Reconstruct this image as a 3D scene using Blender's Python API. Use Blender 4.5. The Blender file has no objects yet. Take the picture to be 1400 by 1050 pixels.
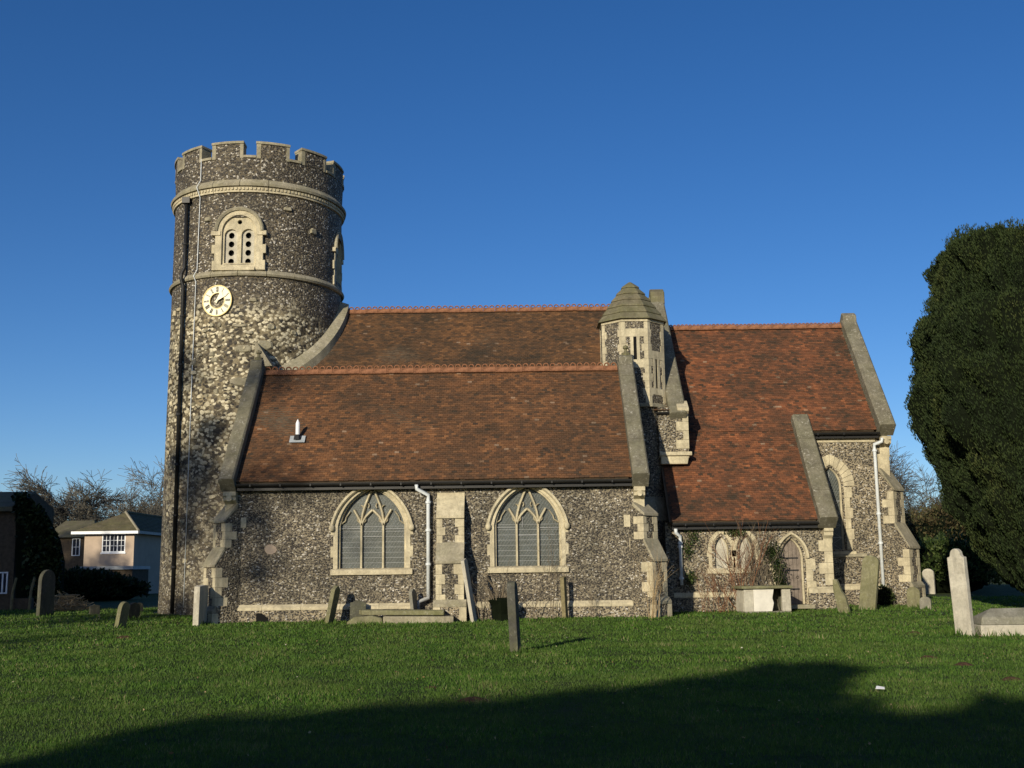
import bpy, bmesh, math, random
import numpy as np
from mathutils import Vector, Matrix, noise
from mathutils.geometry import tessellate_polygon
R = math.radians
random.seed(7); rng = np.random.default_rng(7)
sc = bpy.context.scene
COL = sc.collection

# ------------------------------------------------------------------ camera, sky, sun, exposure
F_PX, PITCH, ROLL, EYE = 1540.0, math.atan(252/1540.0), 0.013, 1.6
cam_d = bpy.data.cameras.new('camera'); cam = bpy.data.objects.new('camera', cam_d); COL.objects.link(cam)
cam_d.sensor_fit = 'HORIZONTAL'; cam_d.sensor_width = 36.0; cam_d.lens = 36.0*F_PX/1400.0
cam_d.clip_end = 3000; cam_d.clip_start = 0.1
fw = Vector((0, math.cos(PITCH), math.sin(PITCH))); r0 = Vector((1, 0, 0)); u0 = r0.cross(fw)
cr = r0*math.cos(ROLL) - u0*math.sin(ROLL); cu = r0*math.sin(ROLL) + u0*math.cos(ROLL)
mw = Matrix((cr, cu, -fw)).transposed().to_4x4(); mw.translation = (0, 0, EYE)
cam.matrix_world = mw
sc.camera = cam

SUN_AZ, SUN_EL = 23.0, 17.0          # sun behind the camera, to the left
w = bpy.data.worlds.new('World'); sc.world = w; w.use_nodes = True
nt = w.node_tree; nt.nodes.clear()
sky = nt.nodes.new('ShaderNodeTexSky'); sky.sky_type = 'NISHITA'; sky.sun_disc = False
sky.sun_elevation = R(SUN_EL); sky.sun_rotation = R(180+SUN_AZ)
sky.air_density = 0.75; sky.dust_density = 0.6; sky.ozone_density = 3.0; sky.altitude = 0
bg = nt.nodes.new('ShaderNodeBackground'); bg.inputs['Strength'].default_value = 0.112
wo = nt.nodes.new('ShaderNodeOutputWorld')
hs_ = nt.nodes.new('ShaderNodeHueSaturation'); hs_.inputs['Hue'].default_value = .508; hs_.inputs['Saturation'].default_value = 1.24; nt.links.new(sky.outputs[0], hs_.inputs['Color']); nt.links.new(hs_.outputs[0], bg.inputs[0]); nt.links.new(bg.outputs[0], wo.inputs[0])
sl = bpy.data.lights.new('sun', 'SUN'); sl.energy = 4.9; sl.angle = R(0.5); sl.color = (1.0, 0.89, 0.69)
so = bpy.data.objects.new('sun', sl); COL.objects.link(so)
SUNV = Vector((-math.sin(R(SUN_AZ))*math.cos(R(SUN_EL)), -math.cos(R(SUN_AZ))*math.cos(R(SUN_EL)), math.sin(R(SUN_EL))))
so.rotation_euler = SUNV.to_track_quat('Z', 'Y').to_euler(); so.location = (0, 0, 60)
sc.view_settings.view_transform = 'Standard'; sc.view_settings.look = 'None'
sc.view_settings.exposure = 0; sc.view_settings.gamma = 1; sc.view_settings.use_curve_mapping = False
sc.cycles.max_bounces = 6; sc.cycles.use_denoising = True

def at(px, py, Y):
    """world X, Z of the point seen at photo pixel (px, py) when it stands Y metres away"""
    d = fw + cr*((px-700)/F_PX) - cu*((py-525)/F_PX)
    t = Y/d.y
    return d.x*t, EYE + d.z*t

# ------------------------------------------------------------------ ground height
GP = [(0, 5, 0, 8), (0, 20, 0, 6), (-10, 22, 0, 6), (10, 22, 0, 6), (10, 27, 0.03, 4), (-9, 34, .07, 3), (4, 34, .16, 3), (-13, 42, .2, 4),
      (10, 36.7, .27, 3), (13, 39, .24, 3), (-25, 45, .15, 6), (25, 40, .2, 6), (0, 60, .25, 12), (-30, 70, .3, 12), (30, 60, .3, 12)]
def gz(x, y):
    n = 0.0; s = 1e-9
    for (a, b, h, r) in GP:
        q = math.exp(-((x-a)**2+(y-b)**2)/(2*r*r*4)) + 1e-7
        n += q*h; s += q
    b = 0.03*noise.noise((x*.35, y*.35, 0)) + 0.012*noise.noise((x*1.3, y*1.3, 3))
    return n/s + b
def gz_np(x, y):
    n = np.zeros_like(x); s = np.full_like(x, 1e-9)
    for (a, b, h, r) in GP:
        q = np.exp(-((x-a)**2+(y-b)**2)/(2*r*r*4)) + 1e-7
        n += q*h; s += q
    b = np.array([0.03*noise.noise((p*.35, q*.35, 0)) + 0.012*noise.noise((p*1.3, q*1.3, 3)) for p, q in zip(x, y)])
    return n/s + b
def ground_at(px, py):
    """the point of the ground seen at a photo pixel"""
    Y = 25.0
    d = fw + cr*((px-700)/F_PX) - cu*((py-525)/F_PX)
    z = 0.1
    for i in range(12):
        t = (z-EYE)/d.z
        X, Y = d.x*t, d.y*t
        z = gz(X, Y)
    return X, Y, z

# ------------------------------------------------------------------ mesh helpers
class M:
    def __init__(s): s.v = []; s.f = []; s.a = []
    def add(s, vs, fs, a=None, mat=None):
        o = len(s.v)
        if mat is not None: vs = [mat @ Vector(p) for p in vs]
        s.v += [tuple(p) for p in vs]
        s.f += [tuple(i+o for i in f) for f in fs]
        if a is not None: s.a += [a]*len(fs)
        return s
    def box(s, x0, x1, y0, y1, z0, z1, mat=None, a=None):
        return s.add([(x0,y0,z0),(x1,y0,z0),(x1,y1,z0),(x0,y1,z0),(x0,y0,z1),(x1,y0,z1),(x1,y1,z1),(x0,y1,z1)],
              [(0,3,2,1),(4,5,6,7),(0,1,5,4),(1,2,6,5),(2,3,7,6),(3,0,4,7)], a, mat)
    def prism(s, pts, plane, d0, d1, holes=(), mat=None, a=None):
        loops = [list(pts)] + [list(h) for h in holes]
        flat = [p for l in loops for p in l]; n = len(flat)
        def m(p, d):
            return {'xz': (p[0], d, p[1]), 'yz': (d, p[0], p[1]), 'xy': (p[0], p[1], d)}[plane]
        vs = [m(p, d0) for p in flat] + [m(p, d1) for p in flat]
        fs = []
        if not holes:
            fs.append(tuple(range(n))); fs.append(tuple(range(2*n-1, n-1, -1)))
        else:
            for t in tessellate_polygon([[Vector((p[0], p[1], 0)) for p in l] for l in loops]):
                fs.append(tuple(t)); fs.append(tuple(i+n for i in reversed(t)))
        o = 0
        for l in loops:
            k = len(l)
            for i in range(k):
                j = (i+1) % k
                fs.append((o+i, o+j, n+o+j, n+o+i))
            o += k
        return s.add(vs, fs, a, mat)
    def tube(s, path, rad, n=8, cap=True, a=None, mat=None):
        path = [Vector(p) for p in path]
        if not hasattr(rad, '__len__'): rad = [rad]*len(path)
        vs = []; fs = []
        up = Vector((0.13, 0.07, 1)).normalized()
        prev = None
        for i, p in enumerate(path):
            t = (path[min(i+1, len(path)-1)] - path[max(i-1, 0)])
            t = t.normalized() if t.length > 1e-9 else Vector((0, 0, 1))
            if prev is None:
                a1 = t.cross(up)
                if a1.length < .1: a1 = t.cross(Vector((1, 0, 0)))
            else: a1 = prev - t*prev.dot(t)
            a1.normalize(); prev = a1; b1 = t.cross(a1)
            for k in range(n):
                q = 2*math.pi*k/n
                vs.append(p + (a1*math.cos(q) + b1*math.sin(q))*rad[i])
        for i in range(len(path)-1):
            for k in range(n):
                l = (k+1) % n
                fs.append((i*n+k, i*n+l, (i+1)*n+l, (i+1)*n+k))
        if cap:
            fs.append(tuple(range(n-1, -1, -1))); fs.append(tuple(range((len(path)-1)*n, len(path)*n)))
        return s.add(vs, fs, a, mat)
    def sweep(s, path, prof, plane='xz', y=0, closed=False, mat=None):
        """sweep a profile (offset out of the path in its plane, depth) along a path in the xz plane"""
        n = len(path); k = len(prof); vs = []; fs = []
        for i, p in enumerate(path):
            if closed: a_, b_ = path[(i-1) % n], path[(i+1) % n]
            else: a_, b_ = path[max(i-1, 0)], path[min(i+1, n-1)]
            tx, tz = b_[0]-a_[0], b_[1]-a_[1]; L = math.hypot(tx, tz) or 1
            nx, nz = -tz/L, tx/L
            sc_ = 1.0
            if 0 < i < n-1 or closed:
                ux, uz = p[0]-a_[0], p[1]-a_[1]; l2 = math.hypot(ux, uz) or 1
                c = abs((ux*tx+uz*tz)/(l2*L)); sc_ = min(1/max(c, .5), 1.6)
            for (o, d) in prof:
                vs.append((p[0]+nx*o*sc_, y+d, p[1]+nz*o*sc_))
        m = n if closed else n-1
        for i in range(m):
            for j in range(k):
                jj = (j+1) % k; ii = (i+1) % n
                fs.append((i*k+j, i*k+jj, ii*k+jj, ii*k+j))
        if not closed:
            fs.append(tuple(range(k))); fs.append(tuple(range((n-1)*k+k-1, (n-1)*k-1, -1)))
        return s.add(vs, fs, None, mat)
    def lathe(s, prof, c=(0, 0, 0), n=24, ph0=0, mat=None, a0=None, a1=None):
        vs = []; fs = []; k = len(prof)
        full = a0 is None
        m = n if full else n+1
        for i in range(m):
            q = ph0 + (2*math.pi*i/n if full else a0+(a1-a0)*i/n)
            for (r, z) in prof: vs.append((c[0]+r*math.sin(q), c[1]-r*math.cos(q), c[2]+z))
        for i in range(n):
            ii = (i+1) % m
            for j in range(k-1):
                fs.append((i*k+j, ii*k+j, ii*k+j+1, i*k+j+1))
        return s.add(vs, fs, None, mat)
    def ring_block(s, c, r0_, r1_, a0, a1, z0, z1, n=4):
        """a block curved round a tower: angles from south towards east"""
        vs = []; fs = []
        for i in range(n+1):
            q = a0+(a1-a0)*i/n
            for (r, z) in ((r0_, z0), (r1_, z0), (r1_, z1), (r0_, z1)):
                vs.append((c[0]+r*math.sin(q), c[1]-r*math.cos(q), z))
        for i in range(n):
            for j in range(4):
                jj = (j+1) % 4
                fs.append((i*4+j, i*4+jj, (i+1)*4+jj, (i+1)*4+j))
        fs.append((0, 1, 2, 3)); fs.append((n*4+3, n*4+2, n*4+1, n*4))
        return s.add(vs, fs)
    def build(s, name, mat, parent=None, kind=None, bevel=0, smooth=False, recalc=True, attr=None):
        me = bpy.data.meshes.new(name)
        off = parent_loc(parent)
        vs = [(p[0]-off[0], p[1]-off[1], p[2]-off[2]) for p in s.v]
        me.from_pydata(vs, [], s.f)
        if recalc and len(s.f) < 60000:
            bm = bmesh.new(); bm.from_mesh(me)
            bmesh.ops.recalc_face_normals(bm, faces=bm.faces); bm.to_mesh(me); bm.free()
        if s.a and len(s.a) == len(s.f):
            at_ = me.attributes.new('rnd', 'FLOAT', 'FACE'); at_.data.foreach_set('value', s.a)
        if smooth: me.polygons.foreach_set('use_smooth', [True]*len(me.polygons))
        me.materials.append(mat); me.update()
        o = bpy.data.objects.new(name, me); COL.objects.link(o)
        if parent is not None: o.parent = parent
        if kind: o['kind'] = kind
        if bevel:
            b = o.modifiers.new('bevel', 'BEVEL'); b.width = bevel; b.segments = 2; b.limit_method = 'ANGLE'; b.angle_limit = R(35)
        return o
def parent_loc(p):
    v = Vector((0, 0, 0))
    while p is not None: v = v + p.location; p = p.parent
    return v
def thing(name, label, cat, loc, group=None):
    o = bpy.data.objects.new(name, None); COL.objects.link(o); o.location = loc
    o['label'] = label; o['category'] = cat
    if group: o['group'] = group
    o.empty_display_size = .3
    return o
def tag(o, label, cat, group=None):
    o['label'] = label; o['category'] = cat
    if group: o['group'] = group
    return o
def raw_mesh(name, verts, faces, mat, parent=None, kind=None, rnd=None, tri=True):
    """fast mesh from numpy arrays"""
    off = parent_loc(parent)
    verts = np.asarray(verts, dtype=np.float32) - np.array(off, dtype=np.float32)
    faces = np.asarray(faces, dtype=np.int32); k = faces.shape[1]
    me = bpy.data.meshes.new(name)
    me.vertices.add(len(verts)); me.vertices.foreach_set('co', verts.ravel())
    me.loops.add(faces.size); me.loops.foreach_set('vertex_index', faces.ravel())
    me.polygons.add(len(faces)); me.polygons.foreach_set('loop_start', np.arange(0, faces.size, k, dtype=np.int32))
    me.update(calc_edges=True)
    if rnd is not None:
        a = me.attributes.new('rnd', 'FLOAT', 'FACE'); a.data.foreach_set('value', np.asarray(rnd, dtype=np.float32))
    me.materials.append(mat)
    o = bpy.data.objects.new(name, me); COL.objects.link(o)
    if parent is not None: o.parent = parent
    if kind: o['kind'] = kind
    return o

# ------------------------------------------------------------------ materials
class N:
    def __init__(s, name):
        s.m = bpy.data.materials.new(name); s.m.use_nodes = True; s.t = s.m.node_tree; s.t.nodes.clear()
        s.out = s.t.nodes.new('ShaderNodeOutputMaterial'); s.b = s.t.nodes.new('ShaderNodeBsdfPrincipled')
        s.t.links.new(s.b.outputs[0], s.out.inputs[0]); s.b.inputs['Roughness'].default_value = .9
        s.b.inputs['Specular IOR Level'].default_value = .25
        s.co = s.n('ShaderNodeTexCoord').outputs['Object']
    def n(s, t): return s.t.nodes.new(t)
    def L(s, a, b): s.t.links.new(a, b)
    def S(s, sock, v):
        if hasattr(v, 'is_linked') or hasattr(v, 'links'): s.L(v, sock)
        else: sock.default_value = v
    def mapping(s, scale, co=None):
        m = s.n('ShaderNodeMapping'); m.inputs['Scale'].default_value = scale; s.L(co or s.co, m.inputs[0]); return m.outputs[0]
    def noise(s, scale, detail=4, rough=.6, co=None, dist=0):
        n = s.n('ShaderNodeTexNoise'); n.inputs['Scale'].default_value = scale; n.inputs['Detail'].default_value = detail
        n.inputs['Roughness'].default_value = rough; n.inputs['Distortion'].default_value = dist; s.L(co or s.co, n.inputs['Vector']); return n.outputs['Fac']
    def noisec(s, scale, detail=2, co=None):
        n = s.n('ShaderNodeTexNoise'); n.inputs['Scale'].default_value = scale; n.inputs['Detail'].default_value = detail
        s.L(co or s.co, n.inputs['Vector']); return n.outputs['Color']
    def ramp(s, fac, stops, interp='LINEAR'):
        r = s.n('ShaderNodeValToRGB'); r.color_ramp.interpolation = interp
        e = r.color_ramp.elements
        while len(e) < len(stops): e.new(.5)
        for i, (p, c) in enumerate(stops):
            e[i].position = p; e[i].color = (c[0], c[1], c[2], 1) if hasattr(c, '__len__') else (c, c, c, 1)
        s.L(fac, r.inputs[0]); return r.outputs[0]
    def mix(s, fac, a, b, mode='MIX'):
        m = s.n('ShaderNodeMix'); m.data_type = 'RGBA'; m.blend_type = mode; m.clamp_factor = True
        s.S(m.inputs[0], fac)
        for sock, v in ((m.inputs[6], a), (m.inputs[7], b)):
            if isinstance(v, (tuple, list)): sock.default_value = (v[0], v[1], v[2], 1)
            else: s.L(v, sock)
        return m.outputs[2]
    def math(s, op, a, b=0.0, c=None):
        m = s.n('ShaderNodeMath'); m.operation = op; s.S(m.inputs[0], a); s.S(m.inputs[1], b)
        if c is not None: s.S(m.inputs[2], c)
        return m.outputs[0]
    def bump(s, h, strength=.5, dist=.01):
        b = s.n('ShaderNodeBump'); b.inputs['Strength'].default_value = strength; b.inputs['Distance'].default_value = dist
        s.L(h, b.inputs['Height']); s.L(b.outputs[0], s.b.inputs['Normal'])
    def col(s, c): s.S(s.b.inputs['Base Color'], c if not isinstance(c, tuple) else (c[0], c[1], c[2], 1))
    def attr(s, name='rnd'):
        a = s.n('ShaderNodeAttribute'); a.attribute_name = name; return a.outputs['Fac']
    def sep(s, co=None):
        x = s.n('ShaderNodeSeparateXYZ'); s.L(co or s.co, x.inputs[0]); return x.outputs

def flint_mat(name, mortar=(.30, .27, .19), dark=1.0, white=.10, scale=11.0, tower=False, mort=.46, stain=.55):
    n = N(name)
    wv = n.n('ShaderNodeVectorMath'); wv.operation = 'MULTIPLY_ADD'
    n.L(n.noisec(9.0, 2), wv.inputs[0]); wv.inputs[1].default_value = (.07, .07, .07); n.L(n.co, wv.inputs[2])
    co = wv.outputs[0]
    def layer(sc_, mo):
        v = n.n('ShaderNodeTexVoronoi'); v.feature = 'F1'; v.inputs['Scale'].default_value = sc_; n.L(n.mapping((1, 1, 1.35), co), v.inputs['Vector'])
        sp = n.n('ShaderNodeSeparateColor'); n.L(v.outputs['Color'], sp.inputs[0])
        d = dark
        c = n.ramp(sp.outputs[0], [(0, (.018*d, .018*d, .020*d)), (.3, (.045*d, .042*d, .040*d)), (.5, (.085*d, .074*d, .060*d)), (.68, (.15*d, .13*d, .10*d)),
                                   (.86-white*.6, (.26*d, .23*d, .17*d)), (1-white, (.40, .37, .29)), (1-white*.5, (.62, .60, .54)), (1, (.72, .70, .66))], 'LINEAR')
        c = n.mix(n.ramp(n.noise(55, 2), [(.35, 0), (.7, 1)]), c, n.mix(.5, c, (.1, .09, .08)))
        m = n.ramp(v.outputs['Distance'], [(mo-.07, 0), (mo+.05, 1)])
        return c, m, v.outputs['Distance'], sp.outputs
    c, m, d, _sp = layer(scale, mort)
    mc = n.mix(n.noise(4, 4), n.mix(1, mortar, (.75, .72, .68), 'MULTIPLY'), mortar)
    c = n.mix(m, c, mc)
    h = n.math('SUBTRACT', 1, d)
    if tower:
        # older rubble zone of pale lumps, low on the weather side
        z = n.sep()
        c2, m2, d2, sp2 = layer(7.5, .58)
        k = n.math('ADD', n.math('MULTIPLY', sp2[1], .55), n.math('MULTIPLY', n.noise(1.7, 6, .7), .9))
        pale = n.ramp(k, [(.42, (.022, .020, .018)), (.60, (.075, .062, .042)), (.72, (.26, .225, .145)), (.86, (.66, .61, .45))])
        c2 = n.mix(.9, c2, pale); c2 = n.mix(m2, c2, n.mix(n.ramp(n.noise(2.3, 5, .7), [(.42, 0), (.6, 1)]), (.045, .036, .022), (.25, .21, .13)))
        zone = n.math('ADD', n.math('MULTIPLY', z[0], -.30), n.math('MULTIPLY', n.noise(.8, 7, .7), 5.5))
        lim = n.math('ADD', n.math('MULTIPLY', z[2], .22), 1.9)
        zf = n.ramp(n.math('SUBTRACT', zone, lim), [(.42, 0), (.62, 1)])
        below = n.ramp(n.math('DIVIDE', z[2], 20), [(.0, .25), (.2, .4), (.30, 1), (.52, 1), (.565, 0)])
        zf = n.math('MULTIPLY', zf, below)
        c = n.mix(zf, c, c2)
        h = n.mix(zf, h, n.math('SUBTRACT', 1, d2))
    big = n.ramp(n.noise(.7, 6, .65), [(.3, (stain, stain, stain*.97)), (.62, (1.08, 1.05, 1.0))])
    c = n.mix(1, c, big, 'MULTIPLY')
    n.col(c); n.b.inputs['Roughness'].default_value = .7; n.b.inputs['Specular IOR Level'].default_value = .35
    n.bump(h, .9, .035)
    return n.m
def stone_mat(name, base, dirt=.5, lichen=0.0, rough=.9, scale=1.0, green=0.0):
    n = N(name)
    a = n.noise(2.2*scale, 8, .7); b = n.noise(14*scale, 5, .7)
    d = tuple(x*dirt for x in base)
    c = n.mix(n.ramp(a, [(.35, 0), (.62, 1)]), d, base)
    c = n.mix(n.ramp(b, [(.30, .55), (.55, 0)]), c, tuple(x*dirt*.7 for x in base))
    hs = n.mapping((3.2, 3.2, 3.1)); v = n.n('ShaderNodeTexWhiteNoise'); fl = n.n('ShaderNodeVectorMath'); fl.operation = 'FLOOR'; n.L(hs, fl.inputs[0]); n.L(fl.outputs[0], v.inputs[0])
    c = n.mix(1, c, n.ramp(v.outputs[0], [(0, (.90, .88, .86)), (1, (1.05, 1.04, 1.02))]), 'MULTIPLY')
    if green: c = n.mix(n.ramp(n.noise(1.3, 6, .7), [(.40, 0), (.66, green)]), c, (.12, .125, .045))
    if lichen:
        k = n.math('MULTIPLY', n.ramp(n.noise(11, 6, .72, dist=.6), [(.56, 0), (.66, 1)]), n.ramp(n.noise(1.7, 4), [(.38, .15), (.6, lichen)]))
        c = n.mix(k, c, (.52, .50, .43))
    st = n.noise(1.0, 5, .7, co=n.mapping((7, 7, .7))); c = n.mix(n.ramp(st, [(.50, 0), (.70, .55)]), c, tuple(x*.42 for x in base))
    n.col(c); n.b.inputs['Roughness'].default_value = rough
    n.bump(n.math('ADD', n.noise(30*scale, 5, .7), n.math('MULTIPLY', a, 2)), .5, .012)
    return n.m
def tile_mat(name, warm=1.0, darkness=.5):
    n = N(name)
    r = n.attr()
    c = n.ramp(r, [(0, (.030, .022, .018)), (.16, (.070, .044, .028)), (.42, (.125*warm, .066, .033)), (.7, (.18*warm, .090, .040)), (.93, (.25*warm, .125, .052)), (1, (.30, .20, .13))])
    p = n.noise(.55, 8, .72, co=n.mapping((.8, 1.2, 1.2)))
    fine = n.noise(2.6, 5, .7, co=n.mapping((1, 1.6, 1.6)))
    k = n.ramp(n.math('ADD', n.math('MULTIPLY', p, .62), n.math('MULTIPLY', fine, .38)), [(.40, 1), (.60, 0)])
    c = n.mix(n.math('MULTIPLY', k, darkness), c, (.042, .033, .023))
    lich = n.ramp(n.noise(16, 4, .7), [(.66, 0), (.74, .55)])
    c = n.mix(lich, c, (.17, .16, .10))
    n.col(c); n.b.inputs['Roughness'].default_value = .85
    n.bump(n.noise(40, 4), .4, .006)
    return n.m
def simple(name, c, rough=.8, spec=.3, var=.25, scale=8, metal=0, bump=.2):
    n = N(name)
    k = n.noise(scale, 5, .65)
    n.col(n.mix(n.ramp(k, [(.3, 0), (.7, 1)]), tuple(x*(1-var) for x in c), tuple(min(1, x*(1+var*.5)) for x in c)))
    n.b.inputs['Roughness'].default_value = rough; n.b.inputs['Specular IOR Level'].default_value = spec; n.b.inputs['Metallic'].default_value = metal
    if bump: n.bump(n.noise(scale*4, 4), bump, .006)
    return n.m
def leaf_mat(name, stops, trans=.25, rough=.6, big=None):
    n = N(name)
    c = n.ramp(n.attr(), stops)
    if big: c = n.mix(n.ramp(n.noise(big[0], 4), [(.35, 0), (.65, big[2])]), c, big[1])
    n.col(c); n.b.inputs['Roughness'].default_value = rough; n.b.inputs['Specular IOR Level'].default_value = .2
    if trans:
        t = n.n('ShaderNodeBsdfTranslucent'); n.L(c, t.inputs[0]); m = n.n('ShaderNodeMixShader'); m.inputs[0].default_value = trans
        n.L(n.b.outputs[0], m.inputs[1]); n.L(t.outputs[0], m.inputs[2]); n.L(m.outputs[0], n.out.inputs[0])
    return n.m
def glass_mat(name):
    n = N(name)
    z = n.sep()
    # leaded diamonds, about 6 cm wide
    a = n.math('PINGPONG', n.math('ADD', n.math('MULTIPLY', z[0], 10.5), n.math('MULTIPLY', z[2], 7.0)), .5)
    b = n.math('PINGPONG', n.math('SUBTRACT', n.math('MULTIPLY', z[0], 10.5), n.math('MULTIPLY', z[2], 7.0)), .5)
    e = n.math('MINIMUM', a, b); lead = n.ramp(e, [(.09, 1), (.15, 0)])
    c = n.mix(n.noise(3, 3), (.040, .048, .042), (.065, .075, .066))
    # faded horizontal ripple of the wire guard
    g = n.math('PINGPONG', n.math('MULTIPLY', z[2], 9.0), .5); c = n.mix(n.ramp(g, [(.05, .35), (.2, 0)]), c, (.10, .11, .09))
    c = n.mix(n.ramp(n.noise(1.6, 5, .7), [(.45, 0), (.62, .8)]), c, (.10, .12, .125))  # lighter bluish patches: reflections put into the glass colour
    c = n.mix(n.ramp(n.noise(26, 2), [(.5, 0), (.62, .6)]), c, (.02, .025, .022))
    c = n.mix(lead, c, (.085, .092, .08))
    n.col(c); n.b.inputs['Roughness'].default_value = .35; n.b.inputs['Specular IOR Level'].default_value = .5
    n.bump(n.math('ADD', lead, n.noise(6, 2)), .5, .008)
    return n.m

MT = {}
MT['flint'] = flint_mat('flint aisle', mortar=(.27, .24, .175), white=.08, dark=.82, mort=.62, scale=19)
MT['flint2'] = flint_mat('flint chancel', mortar=(.36, .315, .225), white=.10, dark=.85, mort=.58, scale=18)
MT['flint_t'] = flint_mat('flint tower', mortar=(.15, .125, .08), white=.085, dark=.72, tower=True, mort=.66, scale=15)
MT['cream'] = stone_mat('cream limestone', (.63, .565, .40), .66, green=.12)
MT['old'] = stone_mat('weathered limestone', (.40, .365, .27), .6, lichen=.5, green=.3)
MT['cope'] = stone_mat('lichened coping', (.215, .20, .15), .6, lichen=.85, green=.25)
MT['cap'] = stone_mat('mossy cap stone', (.21, .19, .125), .55, lichen=.15, green=.6)
MT['grave'] = stone_mat('grey gravestone', (.30, .29, .24), .6, lichen=.5, green=.3)
MT['grave_g'] = stone_mat('mossy gravestone', (.26, .25, .15), .6, lichen=.4, green=.7)
MT['grave_w'] = stone_mat('pale gravestone', (.56, .53, .44), .75, lichen=.2, green=.15)
MT['grave_d'] = stone_mat('dark gravestone', (.10, .10, .085), .6, lichen=.2, green=.5)
MT['render'] = simple('pinkish render', (.45, .355, .27), .9, .2, .12, 1.5)
MT['tile'] = tile_mat('aisle tiles', 1.08, .68); MT['tile_n'] = tile_mat('nave tiles', 1.0, .95); MT['tile_c'] = tile_mat('chancel tiles', 1.32, .85)
MT['ridge'] = simple('orange ridge clay', (.25, .115, .06), .85, .2, .6, 5)
MT['black'] = simple('black painted iron', (.012, .012, .012), .5, .4, .2)
MT['white'] = simple('white painted pipe', (.62, .66, .68), .45, .4, .12, 3)
MT['greyp'] = simple('grey painted iron', (.30, .31, .31), .55, .4, .2, 3)
MT['lead'] = simple('lead sheet', (.33, .36, .38), .5, .4, .2, 5)
MT['glass'] = glass_mat('leaded glass')
MT['dark'] = simple('dark interior', (.01, .01, .01), .95, .1, .1)  # near-black: unlit depth of openings put into the colour
MT['wood'] = simple('weathered oak door', (.20, .165, .135), .85, .2, .45, 6)
MT['woodg'] = simple('grey green wood', (.20, .17, .09), .85, .2, .4, 9)
MT['dial'] = simple('white enamel', (.80, .76, .58), .4, .5, .05)
MT['gold'] = simple('gilding', (.75, .58, .22), .35, .6, .1)
MT['numer'] = simple('black numerals', (.02, .018, .015), .6, .3, .1)
MT['bark'] = simple('bare twigs', (.16, .13, .09), .9, .2, .35, 3)
MT['barkf'] = simple('far twigs', (.115, .108, .09), .9, .2, .35, 3)
MT['straw'] = simple('dry stems', (.42, .31, .17), .9, .2, .35, 5)
MT['redstem'] = simple('reddish stems', (.20, .10, .055), .85, .2, .35, 5)
MT['roofg'] = stone_mat('concrete roof tiles', (.17, .15, .10), .6, green=.5)
MT['upvc'] = simple('white window frame', (.78, .80, .82), .4, .4, .03)
MT['pane'] = simple('window pane', (.03, .035, .05), .08, .7, .2, 3, bump=0)
MT['brick_d'] = simple('old brown brick', (.10, .075, .05), .9, .2, .4, 6)
MT['paper'] = simple('white paper', (.8, .8, .8), .8, .2, .02)
MT['plaster'] = simple('pale plaster', (.66, .63, .55), .9, .2, .15, 4)
MT['soil'] = simple('bare soil', (.075, .045, .028), .95, .1, .4, 20, bump=.8)

# ------------------------------------------------------------------ the ground
def build_ground():
    xs = np.concatenate([np.array([-900, -500, -250, -120, -80, -60]), np.arange(-50, 50.1, .5), np.array([60, 80, 120, 250, 500, 900])])
    ys = np.concatenate([np.array([-900, -400, -150, -60, -30, -10]), np.arange(0, 75.1, .5), np.array([85, 100, 130, 200, 400, 1500])])
    X, Y = np.meshgrid(xs, ys); Z = gz_np(X.ravel(), Y.ravel())
    V = np.stack([X.ravel(), Y.ravel(), Z], 1); nx = len(xs); idx = np.arange(len(V)).reshape(len(ys), nx)
    Fq = np.stack([idx[:-1, :-1].ravel(), idx[:-1, 1:].ravel(), idx[1:, 1:].ravel(), idx[1:, :-1].ravel()], 1)
    n = N('turf soil')
    c = n.mix(n.ramp(n.noise(1.1, 8, .7), [(.38, 0), (.6, 1)]), (.030, .044, .009), (.052, .082, .014))
    c = n.mix(n.ramp(n.noise(9, 5, .7), [(.45, 0), (.75, .8)]), c, (.045, .045, .016))
    n.col(c); n.bump(n.noise(22, 5, .8), 1, .05)
    o = raw_mesh('ground', V, Fq, n.m, kind='structure')
    o.data.polygons.foreach_set('use_smooth', [True]*len(o.data.polygons))
build_ground()

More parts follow.
